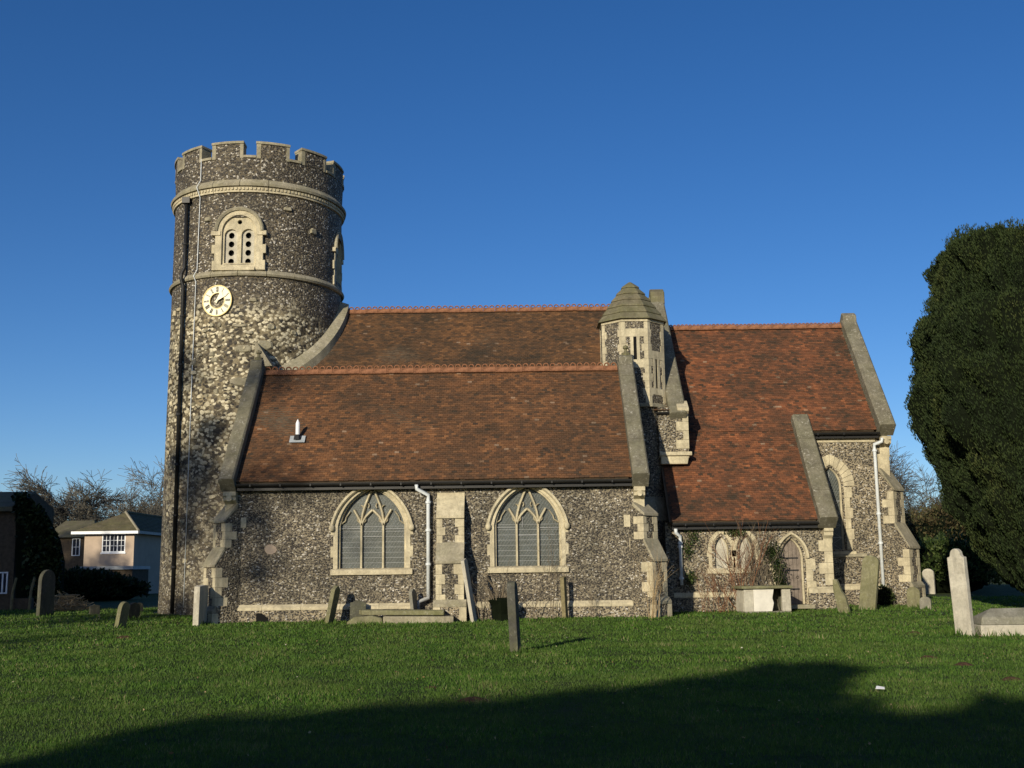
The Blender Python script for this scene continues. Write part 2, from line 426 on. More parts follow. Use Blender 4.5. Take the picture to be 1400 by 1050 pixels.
def build_grass():
    """mown turf: one triangle a blade, fewer and wider further off"""
    out = []
    bands = [(8.6, 11, 3300, .0040, .027), (11, 14, 2300, .0052, .030), (14, 18, 1400, .007, .033), (18, 24, 700, .011, .038), (24, 32, 300, .017, .043), (32, 46, 120, .026, .05)]
    P = []; W = []; H = []
    for (y0, y1, dens, bw, bh) in bands:
        hw = y1*.48+.5
        n = int(dens*(y1-y0)*2*hw)
        x = rng.uniform(-hw, hw, n); y = rng.uniform(y0, y1, n)
        k = np.abs(x) < y*.475+.4
        if y0 >= 32: # not under the church
            k &= ~((x > -8.9) & (x < 4.2) & (y > 34)) & ~((x > 4.2) & (x < 10.3) & (y > 36.8)) & ~((x > 10.3) & (x < 13.4) & (y > 39.2)) & ~(((x+9.9)**2+(y-42.5)**2) < 3.4**2)
        x = x[k]; y = y[k]
        P.append(np.stack([x, y], 1)); W.append(np.full(len(x), bw)); H.append(np.full(len(x), bh))
    P = np.concatenate(P); W = np.concatenate(W); H = np.concatenate(H); n = len(P)
    # clump heights from a coarse lattice of noise
    g = {}
    gx = np.arange(-24, 24.01, .25); gy = np.arange(8, 46.6, .25)
    G = np.array([[noise.noise((a*.9, b*.9, 5))+.8*noise.noise((a*3, b*3, 9)) for a in gx] for b in gy])
    ix = np.clip(((P[:, 0]+24)/.25).astype(int), 0, len(gx)-1); iy = np.clip(((P[:, 1]-8)/.25).astype(int), 0, len(gy)-1)
    q = G[iy, ix]
    H = H*(.45+1.1*rng.random(n)**1.3)*(1+.6*q)
    for (sx, sy) in [ground_at(*p)[:2] for p in ((61, 842), (164, 858), (181, 846), (273, 855), (705, 892), (1155, 838), (1186, 834), (1312, 869), (1340, 869), (1375, 869), (1250, 831), (1266, 833), (1044, 832), (1015, 832), (1075, 832), (500, 856), (600, 856), (560, 857), (649, 856), (450, 851), (773, 850))]:
        dd = (P[:, 0]-sx)**2+((P[:, 1]-sy)*.8)**2; H = H*(1+2.0*np.exp(-dd/.10))
    ZG = np.array([[gz(a, b) for a in gx] for b in gy])
    fx = (P[:, 0]+24)/.25-ix; fy = (P[:, 1]-8)/.25-iy; ix1 = np.clip(ix+1, 0, len(gx)-1); iy1 = np.clip(iy+1, 0, len(gy)-1)
    z = ZG[iy, ix]*(1-fx)*(1-fy)+ZG[iy, ix1]*fx*(1-fy)+ZG[iy1, ix]*(1-fx)*fy+ZG[iy1, ix1]*fx*fy
    th = rng.uniform(0, 2*np.pi, n); lean = H*rng.uniform(.1, .9, n); la = rng.uniform(0, 2*np.pi, n)
    dx = np.cos(th)*W; dy = np.sin(th)*W
    A = np.stack([P[:, 0]-dx, P[:, 1]-dy, z-.004], 1); B = np.stack([P[:, 0]+dx, P[:, 1]+dy, z-.004], 1)
    C = np.stack([P[:, 0]+np.cos(la)*lean, P[:, 1]+np.sin(la)*lean, z+H], 1)
    V = np.stack([A, B, C], 1).reshape(-1, 3); Fq = np.arange(3*n).reshape(-1, 3)
    r = np.clip(.5+.35*q+rng.normal(0, .22, n), 0, 1)
    m = leaf_mat('grass blades', [(0, (.018, .052, .008)), (.4, (.056, .128, .017)), (.75, (.094, .188, .025)), (.93, (.14, .21, .04)), (1, (.26, .24, .12))], .3, .55, big=(.5, (.092, .130, .032), .55))
    raw_mesh('grass', V, Fq, m, kind='stuff', rnd=r)
build_grass()

# ------------------------------------------------------------------ the church
CH = thing('church', 'flint church with round battlemented tower, clock, octagonal stair turret and red tiled roofs', 'church', (0, 38, .2))

def arch(cx, zs, hw, rise, n=12, k=None):
    """points of a pointed arch, left foot to right foot; k: how far each side bulges off its chord"""
    if k is None and FLAT: k = FLAT
    if k:
        c = math.hypot(hw, rise); s_ = k*c; Rr = (c*c/4+s_*s_)/(2*s_); ux, uz = hw/c, rise/c
        ox, oz = -hw+hw/2+uz*(Rr-s_), rise/2-ux*(Rr-s_)
        a0 = math.atan2(-oz, -hw-ox); a1 = math.atan2(rise-oz, -ox)
        if a0 < 0: a0 += 2*math.pi
        pts = [(cx+ox+Rr*math.cos(a0+(a1-a0)*i/n), zs+oz+Rr*math.sin(a0+(a1-a0)*i/n)) for i in range(n+1)]
        pts[-1] = (cx, zs+rise)
        return pts+[(2*cx-p[0], p[1]) for p in pts[:-1]][::-1]
    Rr = (hw*hw+rise*rise)/(2*hw); pts = []
    a1 = math.asin(min(1, rise/Rr)) if Rr > hw else math.pi/2
    if Rr < rise: a1 = math.pi-a1
    for i in range(n+1):
        a = a1*i/n
        pts.append((cx-hw+Rr-Rr*math.cos(a), zs+Rr*math.sin(a)))
    right = [(2*cx-p[0], p[1]) for p in pts[:-1]][::-1]
    return pts+right
FLAT = None
def hole(cx, z0, zs, hw, rise, n=10):
    a = arch(cx, zs, hw, rise, n)
    return [(cx-hw, z0)]+a+[(cx+hw, z0)]

def quoins(x_edge, y_face, z0, z1, side, parent, mat, long_=.34, short=.20, h=.30, proud=.012, depth=(.2, .34), name='quoin', mtx=None, start=0, ret=0):
    """dressed corner blocks; side=+1: body lies to -x of the edge, -1: to +x. ret: also proud on the return"""
    n = max(1, round((z1-z0)/h)); hh = (z1-z0)/n
    for k in range(n):
        L = (long_ if (k+start) % 2 == 0 else short)*random.uniform(.92, 1.08)
        D = depth[1] if (k+start) % 2 else depth[0]
        m = M(); a, b = (x_edge-L, x_edge+ret) if side > 0 else (x_edge-ret, x_edge+L)
        m.box(a, b, y_face-proud-random.uniform(0, .006), y_face+D, z0+k*hh+.004, z0+(k+1)*hh-.004, mat=mtx)
        m.build(name, mat, parent, bevel=.006)

# ---- the roofs of small clay tiles
def tiled_slope(name_parent, x0f, x1f, ye, ze, yr, zr, mat, tw=.15, gauge=.092, seed=1, keep=None):
    rr = random.Random(seed)
    L = math.hypot(yr-ye, zr-ze); uy, uz = (yr-ye)/L, (zr-ze)/L; ny, nz = -uz, uy
    rows = int(L/gauge); vs = []; fs = []; at_ = []
    sag = lambda x, s: -.05*math.sin(math.pi*s/L)*(.6+.5*noise.noise((x*.5, s*.5, seed)))
    for i in range(rows+1):
        s = i*gauge; s1 = min(s+gauge*1.25, L)
        x = x0f(s) + (tw/2 if i % 2 else 0) - tw*.5; xe = x1f(s)
        drift = rr.uniform(-.006, .006)
        while x < xe:
            a = max(x+.003, x0f(s)); b = min(x+tw-.003, xe)
            xm = x+tw/2
            if b-a > .03 and (keep is None or keep(xm, ye+uy*s, ze+uz*s)):
                t = .022+rr.uniform(-.003, .006); k = rr.uniform(-.010, .010)+drift; g = sag(xm, s)
                def P(xx, ss, off): return (xx, ye+uy*ss+ny*(off+g), ze+uz*ss+nz*(off+g))
                o = len(vs); tl = rr.uniform(-.006, .006)
                vs += [P(a, s+k, t+tl), P(b, s+k, t-tl), P(b, s1, .004), P(a, s1, .004), P(a, s+k, .002), P(b, s+k, .002)]
                fs += [(o, o+1, o+2, o+3), (o+4, o+5, o+1, o), (o+4, o, o+3, o+3)[:3], (o+5, o+2, o+1)]
                r = rr.betavariate(3.4, 2.9)
                if rr.random() < .005: r = 1
                at_ += [r]*4
            x += tw
    m = M(); m.v = vs; m.f = fs; m.a = at_
    o = m.build('roof_tiles', mat, name_parent, kind='stuff', recalc=False)
    return o
def ridge_tiles(x0, x1, y, z, ln, parent, crest=True, rings=2):
    n = round((x1-x0)/ln); ln = (x1-x0)/n; me = None
    for i in range(n):
        xa = x0+i*ln+.004; xb = x0+(i+1)*ln-.004
        if me is None:
            m = M()
            pr = [(-.15, -.16), (-.13, -.175), (0, -.03), (.13, -.175), (.15, -.16), (.03, .02), (-.03, .02)]
            m.prism([(p[0], p[1]+.06) for p in pr], 'yz', -ln/2+.004, ln/2-.004)
            if crest:
                for k in range(rings):
                    cx = -ln/2+ln*(k+.5)/rings; rad = ln/rings*.36
                    path = [(cx+rad*math.cos(q), 0, .035+rad*.75+rad*math.sin(q)) for q in [2*math.pi*j/10 for j in range(11)]]
                    m.tube(path, .026, 5, cap=False)
            o = m.build('ridge_tile', MT['ridge'], None); me = o.data; bpy.data.objects.remove(o)
        o = bpy.data.objects.new('ridge_tile', me); COL.objects.link(o); o.parent = parent
        o.location = Vector(((xa+xb)/2, y, z+random.uniform(-.01, .01))) - parent_loc(parent)
        o.rotation_euler = (0, random.uniform(-.012, .012), random.uniform(-.01, .01))
def coping(xa, xb, y0, z0, y1, z1, th, parent, nst=6, mat=None, lift=0.0, nm='coping_stone'):
    """sloping gable coping stones from (y0,z0) to (y1,z1)"""
    L = math.hypot(y1-y0, z1-z0); uy, uz = (y1-y0)/L, (z1-z0)/L; ny, nz = -uz, uy
    for i in range(nst):
        s0 = L*i/nst+.004; s1 = L*(i+1)/nst-.004
        j = random.uniform(-.006, .006)
        t = th+j
        q = [(y0+uy*s0+ny*(-.25), z0+uz*s0+nz*(-.25)), (y0+uy*s0+ny*(t-.04), z0+uz*s0+nz*(t-.04)), ]
        m = M()
        # cross-section across x with a slight chamfer, swept between s0 and s1
        sec = [(xa, -.25), (xa, t-.05), (xa+.05, t), (xb-.05, t), (xb, t-.05), (xb, -.25)]
        vs = [(x, y0+uy*s+ny*h, z0+uz*s+nz*h) for s in (s0, s1) for (x, h) in sec]; n = len(sec)
        fs = [tuple(range(n)), tuple(range(2*n-1, n-1, -1))]+[(a, (a+1) % n, n+(a+1) % n, n+a) for a in range(n)]
        m.add(vs, fs); m.build(nm, mat or MT['cope'], parent, bevel=.008)

# ---- aisle
AX0, AX1 = -8.62, 3.92     # outer faces of the gable walls
AYE, AZE, AYR, AZR = 33.72, 4.25, 37.2, 8.14
aisle = M(); 
W1 = dict(cx=None); 
wins = []
for (pl, pr, ap) in ((465.5, 553, 669), (678.5, 764.5, 666)):
    xl, _ = at(pl, 740, 34.15); xr, _ = at(pr, 740, 34.15)
    cx = (xl+xr)/2; hw = (xr-xl)/2
    _, z0 = at((pl+pr)/2, 777 if pl < 600 else 774, 34); _, zs = at((pl+pr)/2, 718 if pl < 600 else 716, 34); _, za = at((pl+pr)/2, ap, 34.1)
    wins.append((cx, hw, z0, zs, za-zs))
FLAT = .14
holes = []
for (cx, hw, z0, zs, rise) in wins:
    holes.append(hole(cx, z0, zs, hw+.19, rise+.17))
G0 = -.4
aisle = M().prism([(AX0+.45, G0), (AX1-.45, G0), (AX1-.45, 4.15), (AX0+.45, 4.15)], 'xz', 34, 34.55, holes=holes)
AW = aisle.build('aisle_wall', MT['flint'], CH)
sl_ = (AZR-AZE)/(AYR-AYE)
for xa, xb in ((AX0, AX0+.45), (AX1-.45, AX1)):
    zt = AZE+(34-AYE)*sl_-.10
    M().prism([(34, G0), (34, zt), (AYR, AZR-.1), (39.2, AZR-.1-(39.2-AYR)*sl_), (39.2, G0)], 'yz', xa, xb).build('gable_wall', MT['flint'], CH)
# plinth and string
_, zpl = at(500, 825, 33.95); _, zpb = at(500, 833, 33.95)
def plinth(x0, x1, yf, zt, zb, parent, mat=None, proud=.11, ends=True):
    L = x1-x0; n = max(1, round(L/1.1))
    for i in range(n):
        M().prism([(yf+.1, zb), (yf-proud, zb), (yf-proud, zt-.09), (yf+.0, zt), (yf+.1, zt)], 'yz', x0+L*i/n+.003, x0+L*(i+1)/n-.003).build('plinth_stone', mat or MT['cream'], parent, bevel=.006)
    M().box(x0, x1, yf-proud+.012, yf+.1, G0, zb).build('plinth_wall', MT['flint2'], parent)
plinth(AX0-.02, -2.86, 34, zpl, zpb, CH); plinth(-1.36-.0, AX1, 34, zpl, zpb, CH)

def gothic_window(cx, hw, z0, zs, rise, yf, parent):
    """three-light window with a pointed head, hood mould, mullions and tracery"""
    w = M()
    # moulded stone surround set in the hole
    outer = hole(cx, z0-.001, zs, hw+.188, rise+.168); inner = hole(cx, z0, zs, hw+.06, rise+.055)
    inner2 = hole(cx, z0, zs, hw, rise)
    def ringband(o_, i_, ya, yb, tgt):
        n = len(o_); vs = [(p[0], ya, p[1]) for p in o_]+[(p[0], ya, p[1]) for p in i_]+[(p[0], yb, p[1]) for p in o_]+[(p[0], yb, p[1]) for p in i_]
        fs = []
        for k in range(n-1):
            fs += [(k, k+1, n+k+1, n+k), (2*n+k, 3*n+k, 3*n+k+1, 2*n+k+1), (k, 2*n+k, 2*n+k+1, k+1), (n+k, n+k+1, 3*n+k+1, 3*n+k)]
        fs += [(0, n, 3*n, 2*n), (n-1, 3*n-1, 4*n-1, 2*n-1)]
        tgt.add(vs, fs)
    ringband(outer, inner, yf-.012, yf+.16, w); ringband(inner, inner2, yf+.09, yf+.34, w)
    win = w.build('window', MT['cream'], parent)
    # sill
    M().prism([(yf-.09, z0-.19), (yf-.09, z0-.05), (yf+.02, z0-.0), (yf+.36, z0+.02), (yf+.36, z0-.19)], 'yz', cx-hw-.26, cx+hw+.26).build('sill', MT['cream'], win, bevel=.008)
    # jamb stones
    for sd in (-1, 1):
        zz = z0+.002; k = 0
        while zz < zs-.12:
            h = min(.33, zs-.02-zz)
            e = .27 if (k % 2 == 1) else .19
            if k % 2 == 1:
                xa, xb = (cx+sd*(hw+.18), cx+sd*(hw+e))
                M().box(min(xa, xb), max(xa, xb), yf-.010, yf+.1, zz, zz+h-.006).build('jamb_stone', MT['cream'], win, bevel=.005)
            zz += h; k += 1
    # hood mould with label stops
    hp = arch(cx, zs-.02, hw+.215, rise+.185, 14)
    M().sweep(hp, [(-.035, .02), (-.035, -.07), (.0, -.12), (.06, -.12), (.075, -.06), (.075, .02)], y=yf).build('hood_mould', MT['old'] if False else MT['cream'], win)
    for sd in (-1, 1):
        b = M(); x = cx+sd*(hw+.235); z = zs-.08
        b.lathe([(0, -.10), (.06, -.09), (.09, -.02), (.085, .05), (.05, .10), (0, .11)], (x, yf-.07, z), 8); b.build('label_stop', MT['cream'], win, smooth=True)
    # mullions
    y = yf+.14; x1 = cx-hw/3*1.02; x2 = cx+hw/3*1.02
    zm = zs+.02
    for x in (x1, x2):
        M().prism([(x-.04, y+.02), (x-.018, y-.035), (x+.018, y-.035), (x+.04, y+.02), (x+.04, y+.12), (x-.04, y+.12)], 'xy', z0, zm).build('mullion', MT['cream'], win)
    # tracery
    t = M(); pr = [(-.040, .1), (-.040, .02), (-.017, -.035), (.017, -.035), (.040, .02), (.040, .1)]
    pr2 = [(-.018, .08), (-.018, .02), (0, -.01), (.018, .02), (.018, .08)]
    wl = hw/3
    def bar(pts, p=pr): t.sweep(pts, p, y=y)
    for sd in (-1, 1):
        xm = cx+sd*wl*1.02
        # outward branch to the arch
        bar([(xm, zm-.02), (xm+sd*.045, zm+.11), (xm+sd*.12, zm+.25), (xm+sd*.235, zm+.45)])
        # long bar up towards the apex
        bar([(xm, zm-.02), (xm+sd*.0, zm+.14), (xm-sd*.03, zm+.34), (xm-sd*.10, zm+.58), (xm-sd*.20, zm+.83), (xm-sd*.285, zm+1.02)])
        # half of the centre light head
        bar([(xm, zm-.02), (xm-sd*.05, zm+.12), (xm-sd*.13, zm+.25), (cx+sd*.07, zm+.38), (cx, zm+.44)])
        # outer light head on the jamb side: cusps
        for (ax, az, bx, bz) in ((hw-.01, .04, hw-.14, .13), (hw-.14, .13, hw-.17, .25), (hw-.17, .25, hw-.29, .42)):
            bar([(cx+sd*ax, zs+az), (cx+sd*bx, zs+bz)], pr2)
        for (ax, az, bx, bz) in ((.02, .03, .12, .11), (.12, .11, .125, .20)):
            bar([(xm+sd*ax, zm+az), (xm+sd*bx, zm+bz)], pr2)
            bar([(xm-sd*ax, zm+az), (xm-sd*bx, zm+bz)], pr2)
        bar([(xm-sd*.05, zm+.50), (xm-sd*.02, zm+.56), (xm+sd*.03, zm+.58)], pr2)
        bar([(cx+sd*.13, zm+.50), (cx+sd*.10, zm+.56), (cx+sd*.12, zm+.64)], pr2)
    t.build('tracery', MT['cream'], win)
    # glass, lead saddle bars
    g = hole(cx, z0, zs, hw-.002, rise-.002)
    M().prism(g, 'xz', y+.085, y+.09).build('leaded_pane', MT['glass'], win)
    sb = M()
    for (xa, xb, zz) in ((cx-hw, x1-.04, zs-.10), (x1+.04, x2-.04, zs-.34), (x2+.04, cx+hw, zs-.12)):
        sb.box(xa, xb, y+.05, y+.065, zz, zz+.018)
    for k in range(1, 9):
        zz = z0+k*.155
        if zz < zs+.1: sb.box(cx-hw, cx+hw, y+.072, y+.082, zz, zz+.01)
    xq = cx-hw+(wl*.95 if cx < -2 else wl*5.0)*.5
    sb.box(xq, xq+.014, y+.05, y+.065, zs-.10, zs+(.02 if cx < -2 else .3))
    sb.build('saddle_bars', MT['greyp'], win)
    return win
for (cx, hw, z0, zs, rise) in wins: gothic_window(cx, hw, z0, zs, rise, 34, CH)
FLAT = None

# aisle roof: boards under the tiles, tiles, gutter
def roof_deck(x0, x1, ye, ze, yr, zr, parent, yb=None, zb=None, th=.12):
    L = math.hypot(yr-ye, zr-ze); ny, nz = -(zr-ze)/L, (yr-ye)/L
    m = M().prism([(ye, ze), (yr, zr), (yr, zr-th*1.5), (ye-ny*th, ze-nz*th)], 'yz', x0, x1)
    if yb is not None: m.prism([(yr, zr), (yb, zb), (yb, zb-th*1.5), (yr, zr-th*1.5)], 'yz', x0, x1)
    m.build('roof', MT['soil'] if False else MT['brick_d'], parent)
RX0, RX1 = AX0+.32, AX1-.37
roof_deck(RX0-.1, RX1-.1, AYE+.03, AZE-.02, AYR, AZR-.03, CH, 38.9, AZR-1.7*sl_)
tiled_slope(CH, lambda s: RX0, lambda s: RX1, AYE, AZE, AYR, AZR, MT['tile'], seed=3)
ridge_tiles(RX0+.02, RX1-.02, AYR, AZR+.05, .45, CH)
_, zc = at(350, 640, 33.75)
def gutter(x0, x1, y, z, parent):
    m = M(); sec = [(math.cos(a)*.085, math.sin(a)*.085) for a in [math.pi+math.pi*i/6 for i in range(7)]]
    pts = [(y+p[0], z+p[1]) for p in sec]+[(y+.070, z), (y, z-.066), (y-.070, z)]
    m.prism(pts, 'yz', x0, x1)
    for k in range(int((x1-x0)/.9)): m.box(x0+.4+k*.9, x0+.44+k*.9, y-.08, y+.1, z-.085, z+.01)
    m.build('gutter', MT['black'], parent)
    M().box(x0, x1, y+.09, y+.125, z-.19, z+.02).build('fascia', MT['black'], parent)
gutter(RX0+.03, RX1, AYE-.05, AZE-.07, CH)
# copings: west then east, from kneeler to apex
AZC = AZE-.18; AYC = AYE-.12
coping(AX0-.14, RX0, AYC, AZE-.12, AYR+.02, AZR+.05, .30, CH, 5)
coping(RX1, AX1+.13, AYC, AZE-.12, AYR+.02, AZR+.05, .30, CH, 7)
# apex stones with crumbled finials
for xa, xb in ((AX0-.12, RX0), (RX1, AX1+.13)):
    xm = (xa+xb)/2
    m = M().prism([(AYR-.34, AZR+.0), (AYR-.30, AZR+.38), (AYR-.04, AZR+.50), (AYR+.3, AZR+.2), (AYR+.3, AZR-.2)], 'yz', xa+.02, xb-.02); m.build('apex_stone', MT['cope'], CH, bevel=.03)
    m = M(); m.lathe([(0, -.1), (.14, -.08), (.15, .02), (.06, .06), (.05, .14), (.10, .18), (.09, .25), (.03, .28), (0, .3)], (xm+.03, AYR-.05, AZR+.52), 7); m.build('finial_stump', MT['cap'], CH)
def kneeler(xa, xb, yf, ztop, parent, h=.62, corb=True, out=.28):
    """corbelled stone under the foot of a gable coping"""
    M().prism([(yf+.1, ztop-.0), (yf-out, ztop-.0), (yf-out, ztop-.12), (yf-out+.05, ztop-.16), (yf-out+.06, ztop-.26), (yf-.02, ztop-.36), (yf-.012, ztop-h), (yf+.1, ztop-h)], 'yz', xa, xb).build('kneeler', MT['cream'], parent, bevel=.012)
    if corb:
        m = M().tube([((xa+xb)/2, yf-out-.01, ztop-.2), ((xa+xb)/2, yf-out+.12, ztop-.2)], .09, 10); m.build('corbel_boss', MT['cream'], parent)
kneeler(AX0-.06, RX0+.0, 34, AZE-.28, CH); kneeler(AX1-.32, AX1+.02, 34, AZE-.28, CH)
# quoins on the aisle corners
quoins(AX1, 34, .95, 3.35, 1, CH, MT['cream'], .44, .28, .31, ret=.01)
quoins(AX0, 34, 2.4, 3.35, -1, CH, MT['cream'], .42, .30, .31, ret=.01)
M().box(AX1-.62, AX1+.02, 33.97, 34.3, 2.78, 3.14).build('quoin', MT['cream'], CH, bevel=.01)
M().box(AX0-.02, AX0+.60, 33.97, 34.3, 2.9, 3.2).build('quoin', MT['cream'], CH, bevel=.01)
# render patch on the wall
px_, pz_ = at(370, 752, 34)
M().prism([(px_+.21*random.uniform(.75, 1.1)*math.cos(a), pz_+.17*random.uniform(.75, 1.1)*math.sin(a)) for a in [2*math.pi*i/9 for i in range(9)]], 'xz', 33.98, 34.05).build('render_patch', MT['render'], CH)

def buttress(ox, oy, rot, width, zb, stages, parent, plinth_=None, mat='flint', q=True, cap=None):
    """stages bottom to top: (depth, z of the vertical's top, z where its weathering ends). local -y points outwards"""
    T = Matrix.Translation((ox, oy, 0)) @ Matrix.Rotation(rot, 4, 'Z')
    w2 = width/2
    pts = [(.35, zb)]
    z = zb
    for i, (d, z1, z2) in enumerate(stages):
        nd = stages[i+1][0] if i+1 < len(stages) else 0.0
        pts += [(-d, z), (-d, z1), (-nd, z2)]; z = z2
    pts += [(.35, z)]
    pp = [pts[0]]
    for p in pts[1:]:
        if abs(p[0]-pp[-1][0])+abs(p[1]-pp[-1][1]) > 1e-4: pp.append(p)
    b = M().prism(pp, 'yz', -w2, w2, mat=T).build('buttress', MT[mat], parent)
    z = zb
    for i, (d, z1, z2) in enumerate(stages):
        nd = stages[i+1][0] if i+1 < len(stages) else 0.0
        # weathering slabs
        s = M().prism([(-d-.05, z1-.06), (-d-.05, z1+.02), (-nd-.0, z2+.06), (-nd+.02, z2+.06), (-nd+.02, z2-.06)], 'yz', -w2-.015, w2+.015, mat=T)
        s.build('weathering', MT['old'] if cap is None or i < len(stages)-1 else MT[cap], b, bevel=.01)
        if q:
            zt = z1-.07; n = max(1, round((zt-z-.02)/.27)); hh = (zt-z-.02)/n
            for k in range(n):
                for sd in (-1, 1):
                    L = (.27 if (k+(sd > 0)) % 2 else .17)*width/.8*random.uniform(.92, 1.08); D = (.22 if (k+(sd > 0)) % 2 else .42) if rot else .25
                    D = min(D, d-.01)
                    xa, xb = sorted((sd*(w2+.008), sd*(w2-L)))
                    M().box(xa, xb, -d-.010, -d+D, z+.02+k*hh+.003, z+.02+(k+1)*hh-.003, mat=T).build('quoin', MT['cream'], b, bevel=.006)
        z = z2
    if plinth_:
        pd, pw, pz = plinth_
        M().prism([(-pd, zb), (-pd, pz-.12), (-stages[0][0]-.012, pz), (.05, pz), (.05, zb)], 'yz', -pw/2, pw/2, mat=T).build('buttress_plinth', MT['flint2'], b)
        M().prism([(-pd-.01, pz-.20), (-pd-.01, pz-.12), (-stages[0][0]-.014, pz+.005), (-stages[0][0]+.02, pz+.005), (-stages[0][0]+.02, pz-.20)], 'yz', -pw/2-.008, pw/2+.008, mat=T).build('plinth_stone', MT['old'], b, bevel=.006)
        for sd in (-1, 1):
            xa, xb = sorted((sd*(pw/2+.008), sd*(pw/2-.2)))
            M().box(xa, xb, -pd-.01, -pd+.2, zb, pz-.21, mat=T).build('quoin', MT['cream'], b, bevel=.006)
    return b
# central buttress of the aisle
cxb = (at(597, 780, 33.2)[0]+at(633, 780, 33.2)[0])/2
Zy = lambda py, Y, px=615: at(px, py, Y)[1]
buttress(cxb, 34, 0, .80, -.3, [(.85, Zy(768, 33.15), Zy(744, 33.5)), (.45, Zy(706, 33.5), Zy(676, 33.95))], CH, (.97, .95, Zy(820, 33.1)), cap='cream')
# diagonal buttresses at the aisle's corners
zA = lambda py: at(300, py, 33.6)[1]
buttress(AX0+.12, 34.12, R(-45), .66, -.3, [(.68, zA(773), zA(750)), (.40, zA(712), zA(690))], CH, (.78, .76, .62), cap='old')
zB = lambda py: at(890, py, 33.6)[1]
buttress(AX1-.12, 34.12, R(45), .66, -.3, [(.68, zB(765), zB(738)), (.38, zB(702), zB(688))], CH, (.78, .76, .72), cap='old')

# vent pipe with its lead slate
vx, vz = at(407, 612, 35.0)
s_ = (35.0-AYE); vy = 34.95; vz = AZE+(vy-AYE)*sl_+.02
vp = M(); Tm = Matrix.Translation((vx, vy, vz)) @ Matrix.Rotation(math.atan(sl_), 4, 'X')
vent = M().box(-.24, .24, -.15, .15, .02, .035, mat=Tm).build('lead_slate', MT['lead'], CH)
M().tube([(vx, vy, vz), (vx, vy, vz+.16)], [.13, .09], 10).build('pipe_collar', MT['black'], vent)
M().tube([(vx, vy, vz+.12), (vx, vy, vz+.50), (vx, vy, vz+.56), (vx, vy, vz+.64)], [.065, .065, .05, .01], 10).build('vent_pipe', MT['upvc'], vent)

# ---- nave
NX0, NX1 = -9.0, 5.60; NYE, NZE, NYR, NZR = 38.5, 7.15, 42.5, 11.42
nsl = (NZR-NZE)/(NYR-NYE)
M().box(-7.2, NX1-.4, 38.9, 39.5, G0, NZE+.2).build('nave_wall', MT['flint'], CH)
M().prism([(38.9, G0), (38.9, NZE+.25), (NYR, NZR-.12), (46.1, NZE+.25), (46.1, G0)], 'yz', NX1-.4, NX1).build('nave_gable', MT['flint2'], CH)
TC = (-9.80, 42.5); TR = 3.19
roof_deck(-7.5, NX1-.2, NYE+.05, NZE, NYR, NZR-.03, CH, 46.4, NZE)
def nave_keep(x, y, z): return y > 39.3 and math.hypot(x-TC[0], y-TC[1]) > TR+.20
tiled_slope(CH, lambda s: -7.9, lambda s: NX1-.30, NYE, NZE, NYR, NZR, MT['tile_n'], seed=11, keep=nave_keep)
ridge_tiles(TC[0]+TR+.1, 3.9, NYR, NZR+.05, .45, CH)
# stone fillet where the roof meets the tower
fl_ = M(); K = 40
vs = []; fs = []
for i in range(K+1):
    a = R(25)+R(65)*i/K
    for rr_ in (TR-.02, TR+.34):
        x = TC[0]+rr_*math.sin(a); y = TC[1]-rr_*math.cos(a)
        zt = NZR+(y-NYR)*nsl+.34 + (.12 if rr_ < TR else 0)
        vs += [(x, y, zt), (x, y, zt-.75)]
for i in range(K):
    o = i*4
    fs += [(o, o+2, o+6, o+4), (o+2, o+3, o+7, o+6)]
fl_.add(vs, fs).build('stone_fillet', MT['old'], CH)
ax_, az_ = at(352, 472, 39.0)
M().prism([(ax_-.0, az_), (ax_+.08, az_+.02), (ax_+.62, az_-.82), (ax_-.02, az_-.85)], 'xz', 38.6, 39.5).build('weathering', MT['old'], CH, bevel=.01)
# nave east coping and the short flint pier under it
coping(NX1-.30, NX1+.28, NYE-.75, NZE-.62, NYR+.05, NZR+.28, .26, CH, 5)
M().prism([(NYR-.4, NZR+.1), (NYR-.34, NZR+.60), (NYR-.05, NZR+.78), (NYR+.5, NZR+.3), (NYR+.5, NZR-.1)], 'yz', NX1-.24, NX1+.30).build('apex_stone', MT['cap'], CH, bevel=.04)
pY = 37.75
pxl, pzb = at(912, 628, pY); pxr, pzt = at(940, 560, pY)
M().box(pxl-.25, pxr, pY+.02, 39.6, pzb+.05, pzt+.1).build('corner_pier', MT['flint2'], CH)
quoins(pxr, pY+.02, pzb+.35, pzt-.1, 1, CH, MT['cream'], .42, .18, .30, ret=.012)
M().box(pxl-.25, pxr+.09, pY-.07, 39.5, pzb+.12, pzb+.25).build('string_course', MT['cream'], CH, bevel=.02)
M().prism([(pxl-.2, pzb+.12), (pxr+.0, pzb+.12), (pxr-.06, pzb-.16), (pxl-.2, pzb-.16)], 'xz', pY+.01, 39.5).build('corbel', MT['cream'], CH, bevel=.02)
M().prism([(pY-.12, pzt+.05), (pY+.3, pzt+.35), (pY+.5, pzt-.14), (pY+.0, pzt-.14), (pY-.12, pzt-.05)], 'yz', pxr-.36, pxr+.03).build('kneeler', MT['cream'], CH, bevel=.015)
gutter(pxl-.3, pxr-.36, pY-.02, pzt-.08, CH)
# patch of roof over that pier
tiled_slope(CH, lambda s: pxl-.4, lambda s: pxr-.36, pY-.05, pzt-.02, NYE, NZE+.02+.0, MT['tile_n'], seed=15)

